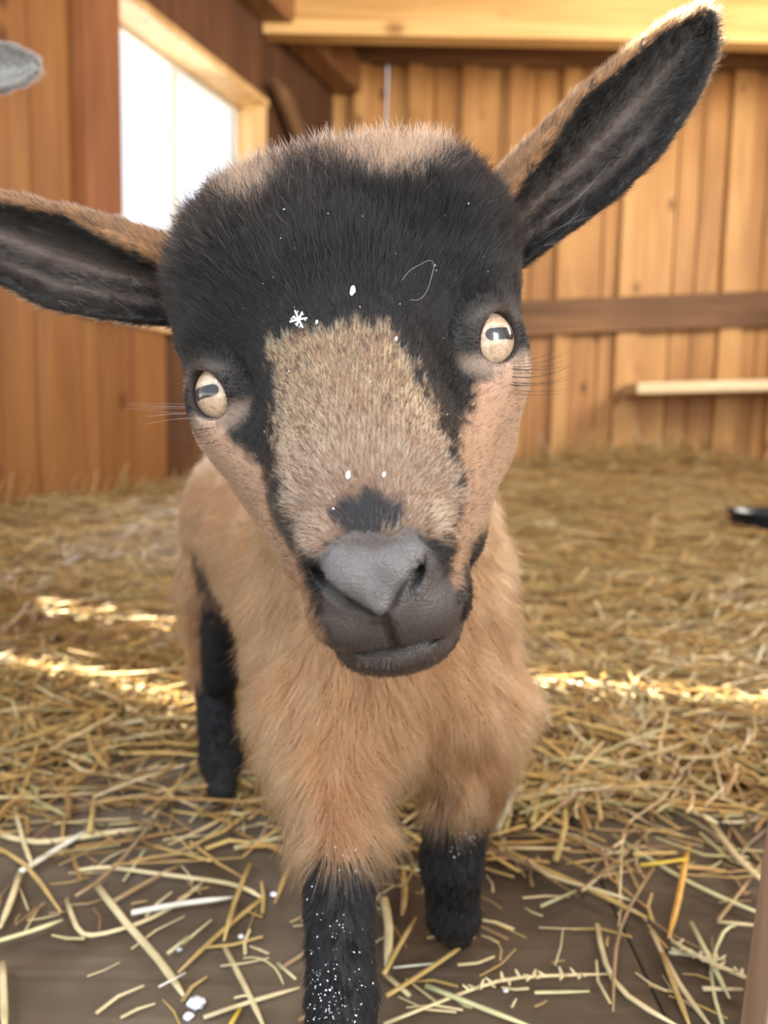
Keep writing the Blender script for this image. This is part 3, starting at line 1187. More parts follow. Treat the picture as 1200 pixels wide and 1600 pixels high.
    for i in range(1, K):
        tmid = (ts[i] + ts[i - 1]) / 2
        dd = d0 * (1 - tmid) + d1 * tmid
        pos[:, i] = pos[:, i - 1] + dd * (length / (K - 1))[:, None] + pull * (ts[i] ** 1.3 - ts[i - 1] ** 1.3)
    rad = np.where(kind == 0, .000085, np.where(kind == 3, .00007, .00013)) * boost
    rad = np.where(lip, .00007, rad)
    # hair colour: mixtures inside each zone
    u = rng.random(count)
    cd = poly_sd(S['xy'], CROWN)
    cm = (kind == 0) & (S['back'] < .5) & (cd < 40)
    pr = .82 * (1 - sstep(-30, 40, cd))
    uc0 = .5 * rng.random(count) + .5 * h3
    bk_ = (kind == 0) & (col.sum(1) < .05)
    col[bk_] *= (.6 + 3.5 * rng.random(count) ** 3)[bk_][:, None]
    col[cm] = np.where((uc0 < pr)[cm][:, None], np.array(C_CROWN), np.array(C_BLACK))
    dark = np.array((.022, .016, .014))
    bl = (S['blaze'] > .5) & (kind == 0) & ~lip
    dp = .10 + .16 * sstep(740, 540, S['xy'][:, 1])
    uc = .55 * u + .45 * h2
    m = bl & (uc < dp + .08)
    col[m] = dark
    m = bl & (uc >= dp + .08)
    warm = sstep(760, 560, S['xy'][:, 1])
    col[m] *= (1 + .15 * rng.normal(size=(m.sum(), 1))).clip(.6, 1.4)
    col[m] = col[m] * np.stack([np.ones(m.sum()), 1 - .12 * warm[m], 1 - .42 * warm[m]], 1)
    if not grey:
        m = (kind == 0) & (col.sum(1) < .12) & (u < .05 + .15 * sstep(.02, .07, L[:, 2]) * sstep(.03, -.03, L[:, 0]) + .05 * top)
        col[m] = np.array((.36, .22, .12))
        m = (kind == 0) & (S['back'] < .5) & (col.sum(1) > .4) & (~bl) & (u < .10)
        col[m] = dark
        m = (kind == 3) & (~S['inner']) & (u < .35)
        col[m] = dark * 1.3
    m = kind == 1
    col[m] *= (rng.uniform(.6, 1.3, m.sum()) * (.72 + .5 * h1[m]))[:, None]
    if grey:
        col *= rng.uniform(.3, 1.7, (count, 1))
    sh = (length < .0022) & (kind == 0) & (S['blaze'] > .2)
    col[sh] *= .6
    pos, rad, col = pos[keep], rad[keep], np.clip(col[keep], 0.003, .95)
    n = len(pos)
    cu = bpy.data.hair_curves.new(name)
    cu.add_curves([K] * n)
    cu.attributes['position'].data.foreach_set('vector', pos.astype(np.float32).ravel()) if 'position' in cu.attributes else cu.attributes.new('position', 'FLOAT_VECTOR', 'POINT').data.foreach_set('vector', pos.astype(np.float32).ravel())
    ra = cu.attributes.get('radius') or cu.attributes.new('radius', 'FLOAT', 'POINT')
    prof = np.array([1, .95, .7, .15])
    ra.data.foreach_set('value', (rad[:, None] * prof[None]).astype(np.float32).ravel())
    ca = cu.attributes.new('tint', 'FLOAT_COLOR', 'CURVE')
    ca.data.foreach_set('color', np.concatenate([col, np.ones((n, 1))], 1).astype(np.float32).ravel())
    cu.materials.append(mat)
    o = bpy.data.objects.new(name, cu)
    COL.objects.link(o)
    o.parent = parent
    o['kind'] = 'stuff'
    return o


def hair_mat():
    m = bpy.data.materials.new('coat_hair')
    m.use_nodes = True
    nt = m.node_tree
    nt.nodes.clear()
    out = nt.nodes.new('ShaderNodeOutputMaterial')
    h = nt.nodes.new('ShaderNodeBsdfHairPrincipled')
    h.model = 'CHIANG'
    h.parametrization = 'COLOR'
    at = N(nt, 'ShaderNodeAttribute', attribute_name='tint')
    nt.links.new(at.outputs['Color'], h.inputs['Color'])
    h.inputs['IOR'].default_value = 1.34
    h.inputs['Roughness'].default_value = .34
    h.inputs['Radial Roughness'].default_value = .45
    h.inputs['Coat'].default_value = 0.0
    h.inputs['Random Roughness'].default_value = .2
    nt.links.new(h.outputs[0], out.inputs[0])
    return m


def skin_mat():
    m, nt, b = new_mat('skin')
    L = nt.links.new
    at = N(nt, 'ShaderNodeAttribute', attribute_name='tint')
    L(at.outputs['Color'], b.inputs['Base Color'])
    b.inputs['Roughness'].default_value = .45
    wet = N(nt, 'ShaderNodeAttribute', attribute_name='leather')
    mr = N(nt, 'ShaderNodeMapRange')
    L(wet.outputs['Fac'], mr.inputs[0])
    mr.inputs[3].default_value = .75
    mr.inputs[4].default_value = .40
    L(mr.outputs[0], b.inputs['Roughness'])
    tc = N(nt, 'ShaderNodeTexCoord')
    vo = N(nt, 'ShaderNodeTexVoronoi', i_Scale=1500.0)
    L(tc.outputs['Object'], vo.inputs['Vector'])
    no = N(nt, 'ShaderNodeTexNoise', i_Scale=700.0, i_Detail=4.0)
    L(tc.outputs['Object'], no.inputs['Vector'])
    ad = N(nt, 'ShaderNodeMath', operation='ADD')
    L(vo.outputs['Distance'], ad.inputs[0])
    L(no.outputs[0], ad.inputs[1])
    bp = N(nt, 'ShaderNodeBump', i_Strength=.45, i_Distance=.0004)
    L(ad.outputs[0], bp.inputs['Height'])
    L(bp.outputs[0], b.inputs['Normal'])
    return m


M_SKIN = skin_mat()
M_HAIR = hair_mat()


def eye_mat():
    m, nt, b = new_mat('goat_eye')
    L = nt.links.new
    tc = N(nt, 'ShaderNodeTexCoord')
    sp = N(nt, 'ShaderNodeSeparateXYZ')
    L(tc.outputs['Object'], sp.inputs[0])

    def M_(op, a, b_=None):
        n = N(nt, 'ShaderNodeMath', operation=op)
        for i, q in enumerate((a, b_)):
            if q is None:
                continue
            if isinstance(q, (int, float)):
                n.inputs[i].default_value = q
            else:
                L(q, n.inputs[i])
        return n.outputs[0]
    # local z = gaze, x = horizontal, y = vertical; rounded bar pupil
    ns = N(nt, 'ShaderNodeTexNoise', i_Scale=500.0, i_Detail=3.0)
    L(tc.outputs['Object'], ns.inputs['Vector'])
    wob = M_('MULTIPLY', M_('SUBTRACT', ns.outputs[0], .5), .0006)
    ax = M_('MAXIMUM', M_('SUBTRACT', M_('ABSOLUTE', sp.outputs[0]), .0040), 0.0)
    ay = M_('ABSOLUTE', M_('ADD', sp.outputs[1], wob))
    d = M_('SQRT', M_('ADD', M_('MULTIPLY', ax, ax), M_('MULTIPLY', ay, ay)))
    rr = N(nt, 'ShaderNodeValToRGB')
    rr.color_ramp.elements[0].position = .40
    rr.color_ramp.elements[0].color = (0.004, 0.005, 0.008, 1)
    rr.color_ramp.elements[1].position = .50
    rr.color_ramp.elements[1].color = (.45, .36, .295, 1)
    e = rr.color_ramp.elements.new(.85)
    e.color = (.47, .355, .265, 1)
    L(M_('MULTIPLY', d, 220.0), rr.inputs[0])
    n2 = N(nt, 'ShaderNodeTexNoise', i_Scale=420.0, i_Detail=5.0, i_Distortion=1.5)
    L(tc.outputs['Object'], n2.inputs['Vector'])
    cr = N(nt, 'ShaderNodeValToRGB')
    cr.color_ramp.elements[0].position = .3
    cr.color_ramp.elements[0].color = (.72, .66, .60, 1)
    cr.color_ramp.elements[1].position = .7
    cr.color_ramp.elements[1].color = (1.25, 1.2, 1.15, 1)
    L(n2.outputs[0], cr.inputs[0])
    mm = N(nt, 'ShaderNodeMix', data_type='RGBA', blend_type='MULTIPLY')
    mm.inputs[0].default_value = 1
    L(rr.outputs[0], mm.inputs[6])
    L(cr.outputs[0], mm.inputs[7])
    # dark rim of the iris towards the sides
    rim = N(nt, 'ShaderNodeMapRange')
    rim.inputs[1].default_value = -.0015
    rim.inputs[2].default_value = .0015
    L(sp.outputs[2], rim.inputs[0])
    m2 = N(nt, 'ShaderNodeMix', data_type='RGBA')
    L(rim.outputs[0], m2.inputs[0])
    m2.inputs[6].default_value = (.03, .022, .02, 1)
    L(mm.outputs[2], m2.inputs[7])
    L(m2.outputs[2], b.inputs['Base Color'])
    b.inputs['Roughness'].default_value = .35
    b.inputs['Coat Weight'].default_value = 1.0
    b.inputs['Coat Roughness'].default_value = .02
    b.inputs['Coat IOR'].default_value = 1.45
    return m


M_EYE = eye_mat()


def uv_ball(r, seg=40, ring=28, bulge=.0):
    vs, fs = [], []
    for i in range(ring + 1):
        th = math.pi * i / ring
        for j in range(seg):
            ph = 2 * math.pi * j / seg
            z = math.cos(th)
            rr_ = r * (1 + bulge * max(0, z) ** 6)
            vs.append((rr_ * math.sin(th) * math.cos(ph), rr_ * math.sin(th) * math.sin(ph), rr_ * z))
    for i in range(ring):
        for j in range(seg):
            a, b_ = i * seg + j, i * seg + (j + 1) % seg
            fs.append((a, a + seg, b_ + seg, b_))
    return vs, fs


def wires(name, strands, mat, parent, r0=.00011):
    """list of polylines -> one hair curves object"""
    cu = bpy.data.hair_curves.new(name)
    cu.add_curves([len(s) for s in strands])
    pos = np.concatenate([np.array(s, np.float32) for s in strands])
    (cu.attributes.get('position') or cu.attributes.new('position', 'FLOAT_VECTOR', 'POINT')).data.foreach_set('vector', pos.ravel())
    rad = np.concatenate([np.linspace(1, .25, len(s)) * r0 for s in strands]).astype(np.float32)
    (cu.attributes.get('radius') or cu.attributes.new('radius', 'FLOAT', 'POINT')).data.foreach_set('value', rad)
    cu.materials.append(mat)
    o = bpy.data.objects.new(name, cu)
    COL.objects.link(o)
    o.parent = parent
    return o


def make_goat(hp, bp, ears, step, count, seed, grey=False):
    v, f = build_surface(hp, bp, ears, step)
    nr = normals(v, f)
    col, kind, S = coat(v, nr, hp, bp, ears, grey)
    # bare leather / darker skin
    nd = poly_sd(S['xy'], [(505, 872), (525, 856), (590, 862), (640, 848), (662, 858), (660, 900), (612, 965), (575, 965), (512, 905)])
    leather = ((1 - sstep(-7, 12, nd + (hash_noise(v, 900, 8) - .5) * 14)) * (S['L'][:, 1] < -.04)) * (kind == 0)
    c2 = col.copy()
    skinny = (S['blaze'] > .4) & (kind == 0) & (S['muz'] < .4)
    c2[skinny] *= .16
    edge = (S['blaze'] > .03) & (kind == 0) & ~skinny
    c2[edge] = np.minimum(c2[edge], np.array((.075, .062, .058)))
    c2[(kind == 1)] *= .5
    lids = np.zeros(len(v))
    for s in (-1, 1):
        r = np.linalg.norm(S['L'] - np.array((s * EYE_C[0], EYE_C[1], EYE_C[2])), axis=1)
        lids = np.maximum(lids, sstep(.0150, .0134, r))
    c2 = c2 * (1 - lids[:, None]) + np.array((.022, .014, .014)) * lids[:, None]
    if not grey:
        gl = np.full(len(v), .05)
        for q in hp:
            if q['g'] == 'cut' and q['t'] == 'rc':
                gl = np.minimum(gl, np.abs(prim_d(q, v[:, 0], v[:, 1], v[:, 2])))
        c2 = c2 * (1 - leather[:, None]) + np.array((.092, .083, .086)) * leather[:, None]
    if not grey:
        inn = sstep(.0010, .0002, gl)[:, None] * .8  # crease shade painted into the nostril, mouth and nose grooves
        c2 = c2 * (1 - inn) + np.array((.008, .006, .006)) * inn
    me = bpy.data.meshes.new('goat_body')
    me.from_pydata(v.tolist(), [], f.tolist())
    me.polygons.foreach_set('use_smooth', [True] * len(me.polygons))
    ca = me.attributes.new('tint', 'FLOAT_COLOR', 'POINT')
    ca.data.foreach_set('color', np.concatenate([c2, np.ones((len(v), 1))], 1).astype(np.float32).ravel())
    la = me.attributes.new('leather', 'FLOAT', 'POINT')
    la.data.foreach_set('value', np.maximum(leather, (S['muz'] > .4) * .7).astype(np.float32))
    me.materials.append(M_SKIN)
    root = bpy.data.objects.new('goat', None)
    COL.objects.link(root)
    root.location = (float(v[:, 0].mean()), float(v[:, 1].mean()), 0)
    body = bpy.data.objects.new('body', me)
    COL.objects.link(body)
    body.parent = root
    body.location = (-root.location.x, -root.location.y, 0)
    fur = make_fur('fur', v, f, nr, hp, bp, ears, count, M_HAIR, body, seed, grey, hot=want if grey else None)
    for s in (-1, 1):
        vs, fs = uv_ball(EYE_R, bulge=.06)
        em = bpy.data.meshes.new('eye')
        em.from_pydata(vs, [], fs)
        em.polygons.foreach_set('use_smooth', [True] * len(em.polygons))
        em.materials.append(M_EYE)
        eo = bpy.data.objects.new('eye', em)
        COL.objects.link(eo)
        gz = HR @ np.array((s * .56, -.82, .02)); gz /= np.linalg.norm(gz)
        hz = HR @ np.array((.80, s * .55, -.02)); hz -= gz * (hz @ gz); hz /= np.linalg.norm(hz)
        vy = np.cross(gz, hz)
        mt = Matrix([[hz[i], vy[i], gz[i], 0] for i in range(3)] + [[0, 0, 0, 1]])
        c = H((s * EYE_C[0], EYE_C[1], EYE_C[2]))
        eo.parent = body
        eo.matrix_local = Matrix.Translation(Vector(c)) @ mt
    return root, body


STEP, NFUR = 0.0012, 400000
BACK_FRONT = (HR, HO)
ears = [ear_points(EAR_R, 1), ear_points(EAR_L, -1)]
goat, goat_body = make_goat(head_prims(), body_prims(), ears, STEP, NFUR, 5)
tag(goat, 'brown kid goat with black forehead and tan blaze, facing the camera', 'goat')

from mathutils.bvhtree import BVHTree
_gm = goat_body.data
_gv = [v.co.copy() for v in _gm.vertices]
BVH = BVHTree.FromPolygons(_gv, [tuple(p.vertices) for p in _gm.polygons])


def surf(px, py, off=0.0):
    r = ray(px, py).normalized()
    hit = BVH.ray_cast(Vector((0, 0, CAM_H)), r)
    if hit[0] is None:
        return None, None
    return hit[0] - r * off, hit[1]


LASH = plain('whisker_hair', (.035, .025, .02), .45)
PALE = plain('pale_whisker', (.30, .28, .28), .4)


def strand_from(px, py, ends, n=7, start_off=0.0):
    """a long hair rooted on the coat at the picture point, bending through the offsets (metres: right, forward, up)"""
    p, nn = surf(px, py, start_off)
    if p is None:
        return None
    pts = [p]
    a = Vector(p)
    b_ = a + CR @ Vector((ends[0][0], ends[0][2], -ends[0][1]))
    c_ = a + CR @ Vector((ends[1][0], ends[1][2], -ends[1][1]))
    out = []
    for i in range(n):
        t = i / (n - 1)
        out.append(tuple(a * (1 - t) ** 2 + b_ * 2 * t * (1 - t) + c_ * t * t))
    return out


lash = []
for i in range(16):      # lashes under the right-hand eye, curling out to the side
    a = strand_from(800 + random.uniform(-5, 4), 590 + random.uniform(-28, 25), ((.008 + .004 * random.random(), .002, .0005 - .002 * random.random()), (.014 + .008 * random.random(), .003, .008 * random.random())))
    if a:
        lash.append(a)
for i in range(7):
    a = strand_from(325 + random.uniform(-6, 12), 668 + random.uniform(-22, 25), ((-.006 - .004 * random.random(), .002, -.002), (-.012 - .009 * random.random(), .003, -.003 + .006 * random.random())))
    if a:
        lash.append(a)
o = wires('eyelashes', lash, LASH, goat_body, .00009)
o['kind'] = 'stuff'
long_h = []
for i in range(13):      # long loose hairs in the ear openings
    a = strand_from(845 + random.uniform(-18, 60), 395 + random.uniform(-70, 10), ((.004 + .01 * random.random(), -.008, .004 * random.random()), (.006 + .014 * random.random(), -.011, .002 + .018 * random.random())))
    if a:
        long_h.append(a)
    a = strand_from(170 + random.uniform(-70, 60), 468 + random.uniform(-45, 15), ((.006 * random.random() - .006, -.007, .002), (.014 * random.random(), -.009, -.006 * random.random())))
    if a:
        long_h.append(a)
for i in range(8):       # whiskers at the left cheek
    a = strand_from(335 + random.uniform(-4, 4), 655 + random.uniform(-30, 10), ((-.012, .0, .002 * random.random()), (-.022 - .01 * random.random(), .0, .002 - .004 * random.random())))
    if a:
        long_h.append(a)
for i in range(46):
    px = random.uniform(530, 700)
    a = strand_from(px, 1044 - abs(px - 612) * .3, ((.001 * (px - 612) / 40, -.002, -.004), (.002 * (px - 612) / 40, -.002, -.008 * random.uniform(.4, 1.1))))
    if a:
        lash.append(a)
o = wires('whiskers', long_h, PALE, goat_body, .00006)
o['kind'] = 'stuff'

# ---- snow caught in the coat
M_SNOW = plain('snow_crystal', (.85, .9, 1.0), .25, .6)


def flake(px, py, size, arms, label, off=.004):
    p, nn = surf(px, py, off)
    m = MB()
    rr = random.Random(px * 7 + py)
    if arms < 5:
        vs, fs = uv_ball(size * .5, 12, 8)
        ax = CR @ Vector((.25, 1, 0))
        vs = [p + Vector(q) * rr.uniform(.75, 1.15) + ax * Vector(q).dot(ax) * .8 for q in vs]
        m.add(vs, fs)
        arms = 0
    for k in range(arms):
        an = 2 * math.pi * k / arms + rr.uniform(-.3, .3)
        L_ = size * rr.uniform(.55, 1.0)
        d = CR @ Vector((math.cos(an), math.sin(an), rr.uniform(-.1, .5)))
        sd = d.cross(CR @ Vector((0, 0, 1))).normalized() * size * .14
        up_ = (CR @ Vector((0, 0, 1))) * size * .10
        m.box(p - sd / 2 - up_ / 2, d * L_, sd, up_)
        if arms > 4:
            q = p + d * L_ * .55
            d2 = (d * .6 + sd.normalized() * .7).normalized()
            m.box(q - sd / 3, d2 * L_ * .4, sd * .6, up_ * .7)
    o_ = m.build('snowflake', M_SNOW)
    tag(o_, label, 'snowflake', 'snow crystals caught in the coat')
    return o_


flake(467, 499, .0034, 7, 'large white star-shaped snow crystal on the dark forehead above the blaze', .006)
flake(551, 454, .0016, 4, 'small oval snow crystal on the dark forehead, above the large crystal', .007)
flake(544, 742, .0012, 3, 'bluish snow speck on the bridge of the nose, above the grey spot', .003)
flake(600, 741, .0008, 4, 'tiny white snow speck on the nose bridge, right of the bluish one', .003)
flake(495, 503, .0007, 4, 'tiny snow speck just right of the large forehead crystal', .006)
flake(619, 529, .0007, 4, 'tiny pale speck at the upper right corner of the tan blaze', .005)
sd = MB()
rr = random.Random(3)
for k in range(230):
    if k % 5 < 3:
        px, py = rr.gauss(510, 26), 1600 - abs(rr.gauss(0, 75))
    elif k % 5 == 3:
        px, py = rr.gauss(535, 30), rr.uniform(1310, 1560)
    else:
        t = rr.random()
        px, py = rr.gauss(744 - 40 * t, 6), rr.gauss(1296 + 42 * t, 10)
    p, nn = surf(px, py, .0035)
    if p is None:
        continue
    s_ = rr.uniform(.00012, .0004)
    v3 = [Vector([rr.uniform(-1, 1) for _ in range(3)]).normalized() * s_ for _ in range(3)]
    sd.box(p, v3[0], v3[1], v3[2])
for k in range(60):
    px, py = rr.uniform(290, 800), rr.uniform(300, 800)
    p, nn = surf(px, py, .0055)
    if p is None:
        continue
    s_ = rr.uniform(.00012, .00028)
    v3 = [Vector([rr.uniform(-1, 1) for _ in range(3)]).normalized() * s_ for _ in range(3)]
    sd.box(p, v3[0], v3[1], v3[2])
o = sd.build('snow_dust', M_SNOW)
tag(o, 'fine white snow dust sprinkled over the black forelegs of the brown kid', 'snow', kind='stuff')
# pale lint thread on the forehead
thr = []
tp_ = [(628, 438), (640, 422), (655, 414), (672, 405), (679, 412), (675, 430), (668, 455), (655, 470), (640, 468)]
for a, b_ in tp_:
    p, nn = surf(a, b_, .0085)
    thr.append(tuple(p))
for _ in range(3):
    t2 = [thr[0]]
    for a, b_ in zip(thr[:-1], thr[1:]):
        a, b_ = Vector(a), Vector(b_)
        t2 += [tuple(a.lerp(b_, .25)), tuple(a.lerp(b_, .75))]
    thr = t2 + [thr[-1]]
tm = MB()
vs, fs = [], []
for i, q in enumerate(thr):
    q = Vector(q)
    t = (Vector(thr[min(i + 1, len(thr) - 1)]) - Vector(thr[max(i - 1, 0)])).normalized()
    s_ = t.cross(Vector((0, 1, 0))).normalized()
    u_ = s_.cross(t)
    vs += [q + (s_ * math.cos(a) + u_ * math.sin(a)) * .00006 for a in (0, 1.57, 3.14, 4.71)]
for i in range(len(thr) - 1):
    fs += [(i * 4 + k, i * 4 + (k + 1) % 4, i * 4 + 4 + (k + 1) % 4, i * 4 + 4 + k) for k in range(4)]
tm.add(vs, fs)
o = tm.build('lint_thread', PALE)
tag(o, 'pale curled thread of lint on the black forehead, above the right-hand eye', 'thread')

# ---- second goat, standing left of the frame; only its ear tip reaches in
def rot_z_view(pts, centre, ang):
    A = CRn
    R2 = A @ np.array([[math.cos(ang), -math.sin(ang), 0], [math.sin(ang), math.cos(ang), 0], [0, 0, 1]]) @ A.T
    return (pts - centre) @ R2.T + centre


_keep = (HR.copy(), HO.copy(), H_inv_neck)
e0, e1_ = ear_points(EAR_R, 1, .0018), ear_points(EAR_L, -1, .0018)
base_r = np.array(P(790, 362, .295)); base_l = np.array(P(290, 445, .295))
HR0, HO0 = HR.copy(), HO.copy()
_r = math.radians(0)
_X = np.array([1, 0, 0.]); _Z = np.array([0, 0, 1.])
HR, _ = mk_frame(_X, _Y, _Z, (-0.0106, 0.25, 0.0488))
er = rot_z_view(e0[0], base_r, math.radians(-42)); el_ = rot_z_view(e1_[0], base_l, math.radians(10))
# carry the ears with the head frame
er = (er - HO0) @ HR0 ; el_ = (el_ - HO0) @ HR0
tip = er[e0[1][:, 0] > .98].mean(0)
want = np.array(P(56, 103, .44))
HO = want - HR @ tip
er, el_ = HO + er @ HR.T, HO + el_ @ HR.T
body2 = []
SC2 = 1.30
for q in body_prims():
    q = dict(q)
    for kk in ('a', 'b', 'c'):
        if kk in q:
            v_ = q[kk].copy()
            v_ = v_ * SC2
            v_[0] = (v_[0] - 0) + HO[0] - .02
            v_[1] = v_[1] + HO[1] - .27
            v_[0] -= .045 + .55 * max(0, v_[1] - HO[1] - .12)
            q[kk] = v_
    if 'ra' in q:
        q['ra'] *= 1.15; q['rb'] *= 1.15
    else:
        q['r'] = q['r'] * 1.15
    body2.append(q)
H_inv_neck = toL(np.array([HO[0] - .02, HO[1] - .27 + .375 * SC2, .215 * SC2]))
_bs = build_surface


def build_surface(hp, bp, ears, step):
    off = HO - HO0
    def mv(q):
        q = dict(q)
        for kk in ('a', 'b', 'c'):
            if kk in q:
                q[kk] = q[kk] - off
        return q
    def wide(lo, hi, st):
        return np.arange(lo, hi, st)
    pts = np.concatenate([e[0] for e in ears])
    pr = bp + hp
    lo = np.min([prim_box(q)[0] for q in pr] + [pts.min(0)], 0) - .012
    hi = np.max([prim_box(q)[1] for q in pr] + [pts.max(0)], 0) + .012
    X, Y, Z = [np.arange(lo[i], hi[i], step) for i in range(3)]
    V = field(pr, X, Y, Z)
    for q in pts:
        s = tuple(slice(max(int(np.searchsorted(A, q[ax] - .007)), 0), int(np.searchsorted(A, q[ax] + .007))) for ax, A in enumerate((X, Y, Z)))
        d = np.sqrt((X[s[0]][:, None, None] - q[0]) ** 2 + (Y[s[1]][None, :, None] - q[1]) ** 2 + (Z[s[2]][None, None, :] - q[2]) ** 2) - .0024
        V[s] = smin(V[s], d, .0008)
    v, f = surface_nets(V, X, Y, Z)
    return smooth_mesh(v, f, 3, .5), f


goat2, goat2_body = make_goat(head_prims(), body2, [(er, e0[1]), (el_, e1_[1])], .0026, 60000, 9, True)
tag(goat2, 'grey goat beside the brown kid, only its furry ear tip showing at upper left', 'goat')
HR, HO, H_inv_neck = _keep



# ------------------------------------------------------------------ straw
def straw_mat(name, c, rough=.42, trans=0.0):
    m, nt, b = new_mat(name)
    L = nt.links.new
    at = N(nt, 'ShaderNodeAttribute', attribute_name='board')
    tc = N(nt, 'ShaderNodeTexCoord')
    n1 = N(nt, 'ShaderNodeTexNoise', i_Scale=60.0, i_Detail=3.0)
    L(tc.outputs['Object'], n1.inputs['Vector'])
    mx = N(nt, 'ShaderNodeMix', data_type='RGBA', blend_type='MULTIPLY')
    mx.inputs[0].default_value = .6
    cr = N(nt, 'ShaderNodeValToRGB')
    cr.color_ramp.elements[0].position = .3
    cr.color_ramp.elements[0].color = (.55, .5, .42, 1)
    cr.color_ramp.elements[1].position = .7
    cr.color_ramp.elements[1].color = (1.2, 1.15, 1.1, 1)
    L(n1.outputs[0], cr.inputs[0])
    if c is None:
        L(at.outputs['Color'], mx.inputs[6])
    else:
        mx.inputs[6].default_value = (*c, 1)
    L(cr.outputs[0], mx.inputs[7])
    L(mx.outputs[2], b.inputs['Base Color'])
    b.inputs['Roughness'].default_value = rough
    b.inputs['Specular IOR Level'].default_value = .5
    return m


M_BED = straw_mat('bedding_straw', None, .38)
S_COL = {'g': (.50, .36, .13), 'p': (.66, .57, .34), 'w': (.74, .74, .66), 'n': (.54, .54, .30), 'b': (.33, .22, .11), 'y': (.66, .48, .06), 'o': (.60, .34, .07)}
S_MAT = {k: straw_mat('straw_' + k, v, .36) for k, v in S_COL.items()}
PAL = [(.50, .33, .13), (.40, .25, .085), (.60, .48, .27), (.32, .19, .07), (.40, .36, .18), (.54, .38, .14), (.20, .12, .05), (.70, .60, .40)]
PALW = [5, 5, 3, 5, 4, 4, 4, 1]


def stalk(mb, pts, w, bid, sides=5, flat=.7, end=.6):
    """bent hollow stalk through pts, a slightly flattened tube"""
    n = len(pts)
    vs, fs = [], []
    for i, p in enumerate(pts):
        a, b_ = pts[max(i - 1, 0)], pts[min(i + 1, n - 1)]
        t = (b_ - a)
        t = t.normalized() if t.length > 1e-7 else Vector((1, 0, 0))
        s = t.cross(Vector((0, 0, 1)))
        s = s.normalized() if s.length > 1e-4 else Vector((1, 0, 0))
        u = s.cross(t)
        r = w / 2 * (1 if i < n - 1 else end)
        for k in range(sides):
            an = 2 * math.pi * k / sides
            vs.append(p + s * (r * math.cos(an)) + u * (r * flat * math.sin(an)))
    for i in range(n - 1):
        for k in range(sides):
            a, b_ = i * sides + k, i * sides + (k + 1) % sides
            fs.append((a, b_, b_ + sides, a + sides))
    fs.append(tuple(range(sides))[::-1])
    fs.append(tuple((n - 1) * sides + k for k in range(sides)))
    mb.add(vs, fs, bid)


# ground of packed litter below the stalks
gx = np.linspace(-1.75, 2.18, 90); gy = np.linspace(.42, 3.78, 110)
GX, GY = np.meshgrid(gx, gy, indexing='ij')
GZ = mound(GX, GY) - .006
vs = np.stack([GX, GY, GZ], 2).reshape(-1, 3)
ii = np.arange(89)[:, None] * 110 + np.arange(109)[None]
fs = np.stack([ii, ii + 110, ii + 111, ii + 1], 2).reshape(-1, 4)
lm = MB()
lm.v = [tuple(q) for q in vs]
# keep it inside the room: right of the left wall
def inside(x, y, m=.02):
    q = Vector((x, y, 0)) - LWP
    return q.dot(LWN) < -m and y < YB - .05 and x < 2.18


fs = [tuple(f) for f in fs if all(inside(lm.v[i][0], lm.v[i][1], .0) for i in f)]
lm.f = fs
lm.b = [(.15, .088, .034)] * len(lm.v)
lit = lm.build('packed_litter', M_BED, smooth=True)
rs = random.Random(21)


def bed_stalk(mb, x, y, scale=1.0, lift=.012):
    z0 = float(mound(x, y))
    L_ = rs.uniform(.035, .13) * scale
    an = rs.gauss(0, 1.0) + (math.pi if rs.random() < .5 else 0)
    tilt = abs(rs.gauss(0, .13)) * (1 if rs.random() < .7 else -1)
    d = Vector((math.cos(an), math.sin(an), 0))
    bend = rs.gauss(0, .16)
    c = Vector((x, y, 0))
    pts = []
    k = 3 if rs.random() < .6 else 4
    zc = rs.uniform(0, lift)
    for i in range(k):
        t = i / (k - 1) - .5
        q = c + d * (t * L_) + Vector((-d.y, d.x, 0)) * (bend * L_ * (t * t * 2))
        zz = float(mound(q.x, q.y)) + zc + .002 + max(-zc, t * L_ * tilt)
        pts.append(Vector((q.x, q.y, zz)))
    if not all(inside(q.x, q.y) for q in pts):
        return
    col = rs.choices(PAL, PALW)[0]
    v = rs.uniform(.75, 1.15)
    w = rs.choice((.0010, .0014, .002, .0026, .0034, .0042)) * (1 + .25 * (y > 1.5))
    stalk(mb, pts, w, tuple(min(.95, q * v) for q in col), sides=4 if y < 1.2 else 3, flat=.55)


bed = MB()
import bisect
def place(n, y0, y1, pw, scale, lift):
    for _ in range(n):
        y = y0 + (y1 - y0) * rs.random() ** pw
        x = rs.uniform(-.60 * y - .12, .62 * y + .12)
        if mound(x, y) < .002 and rs.random() < .55:
            continue
        bed_stalk(bed, x, y, scale, lift)
place(500, .43, .54, 1.0, .6, .006)
place(4200, .50, .80, 1.0, .75, .014)
place(7000, .70, 1.35, 1.0, .95, .018)
place(7500, 1.25, 2.4, 1.0, 1.1, .028)
place(9000, 2.3, 3.8, 1.0, 1.35, .040)
for _ in range(420):     # heap against the back wall, stalks standing up
    x, y = min(2.0, rs.gauss(1.15, .38)), rs.uniform(3.35, 3.62)
    z = float(mound(x, y))
    d = Vector((rs.uniform(-.7, .7), rs.uniform(-.4, .08), rs.uniform(.2, 1))).normalized() * rs.uniform(.06, .17)
    p0 = Vector((x, y, z))
    col = rs.choices(PAL, PALW)[0]
    stalk(bed, [p0, p0 + d * .5, p0 + d], .004, col, sides=3)
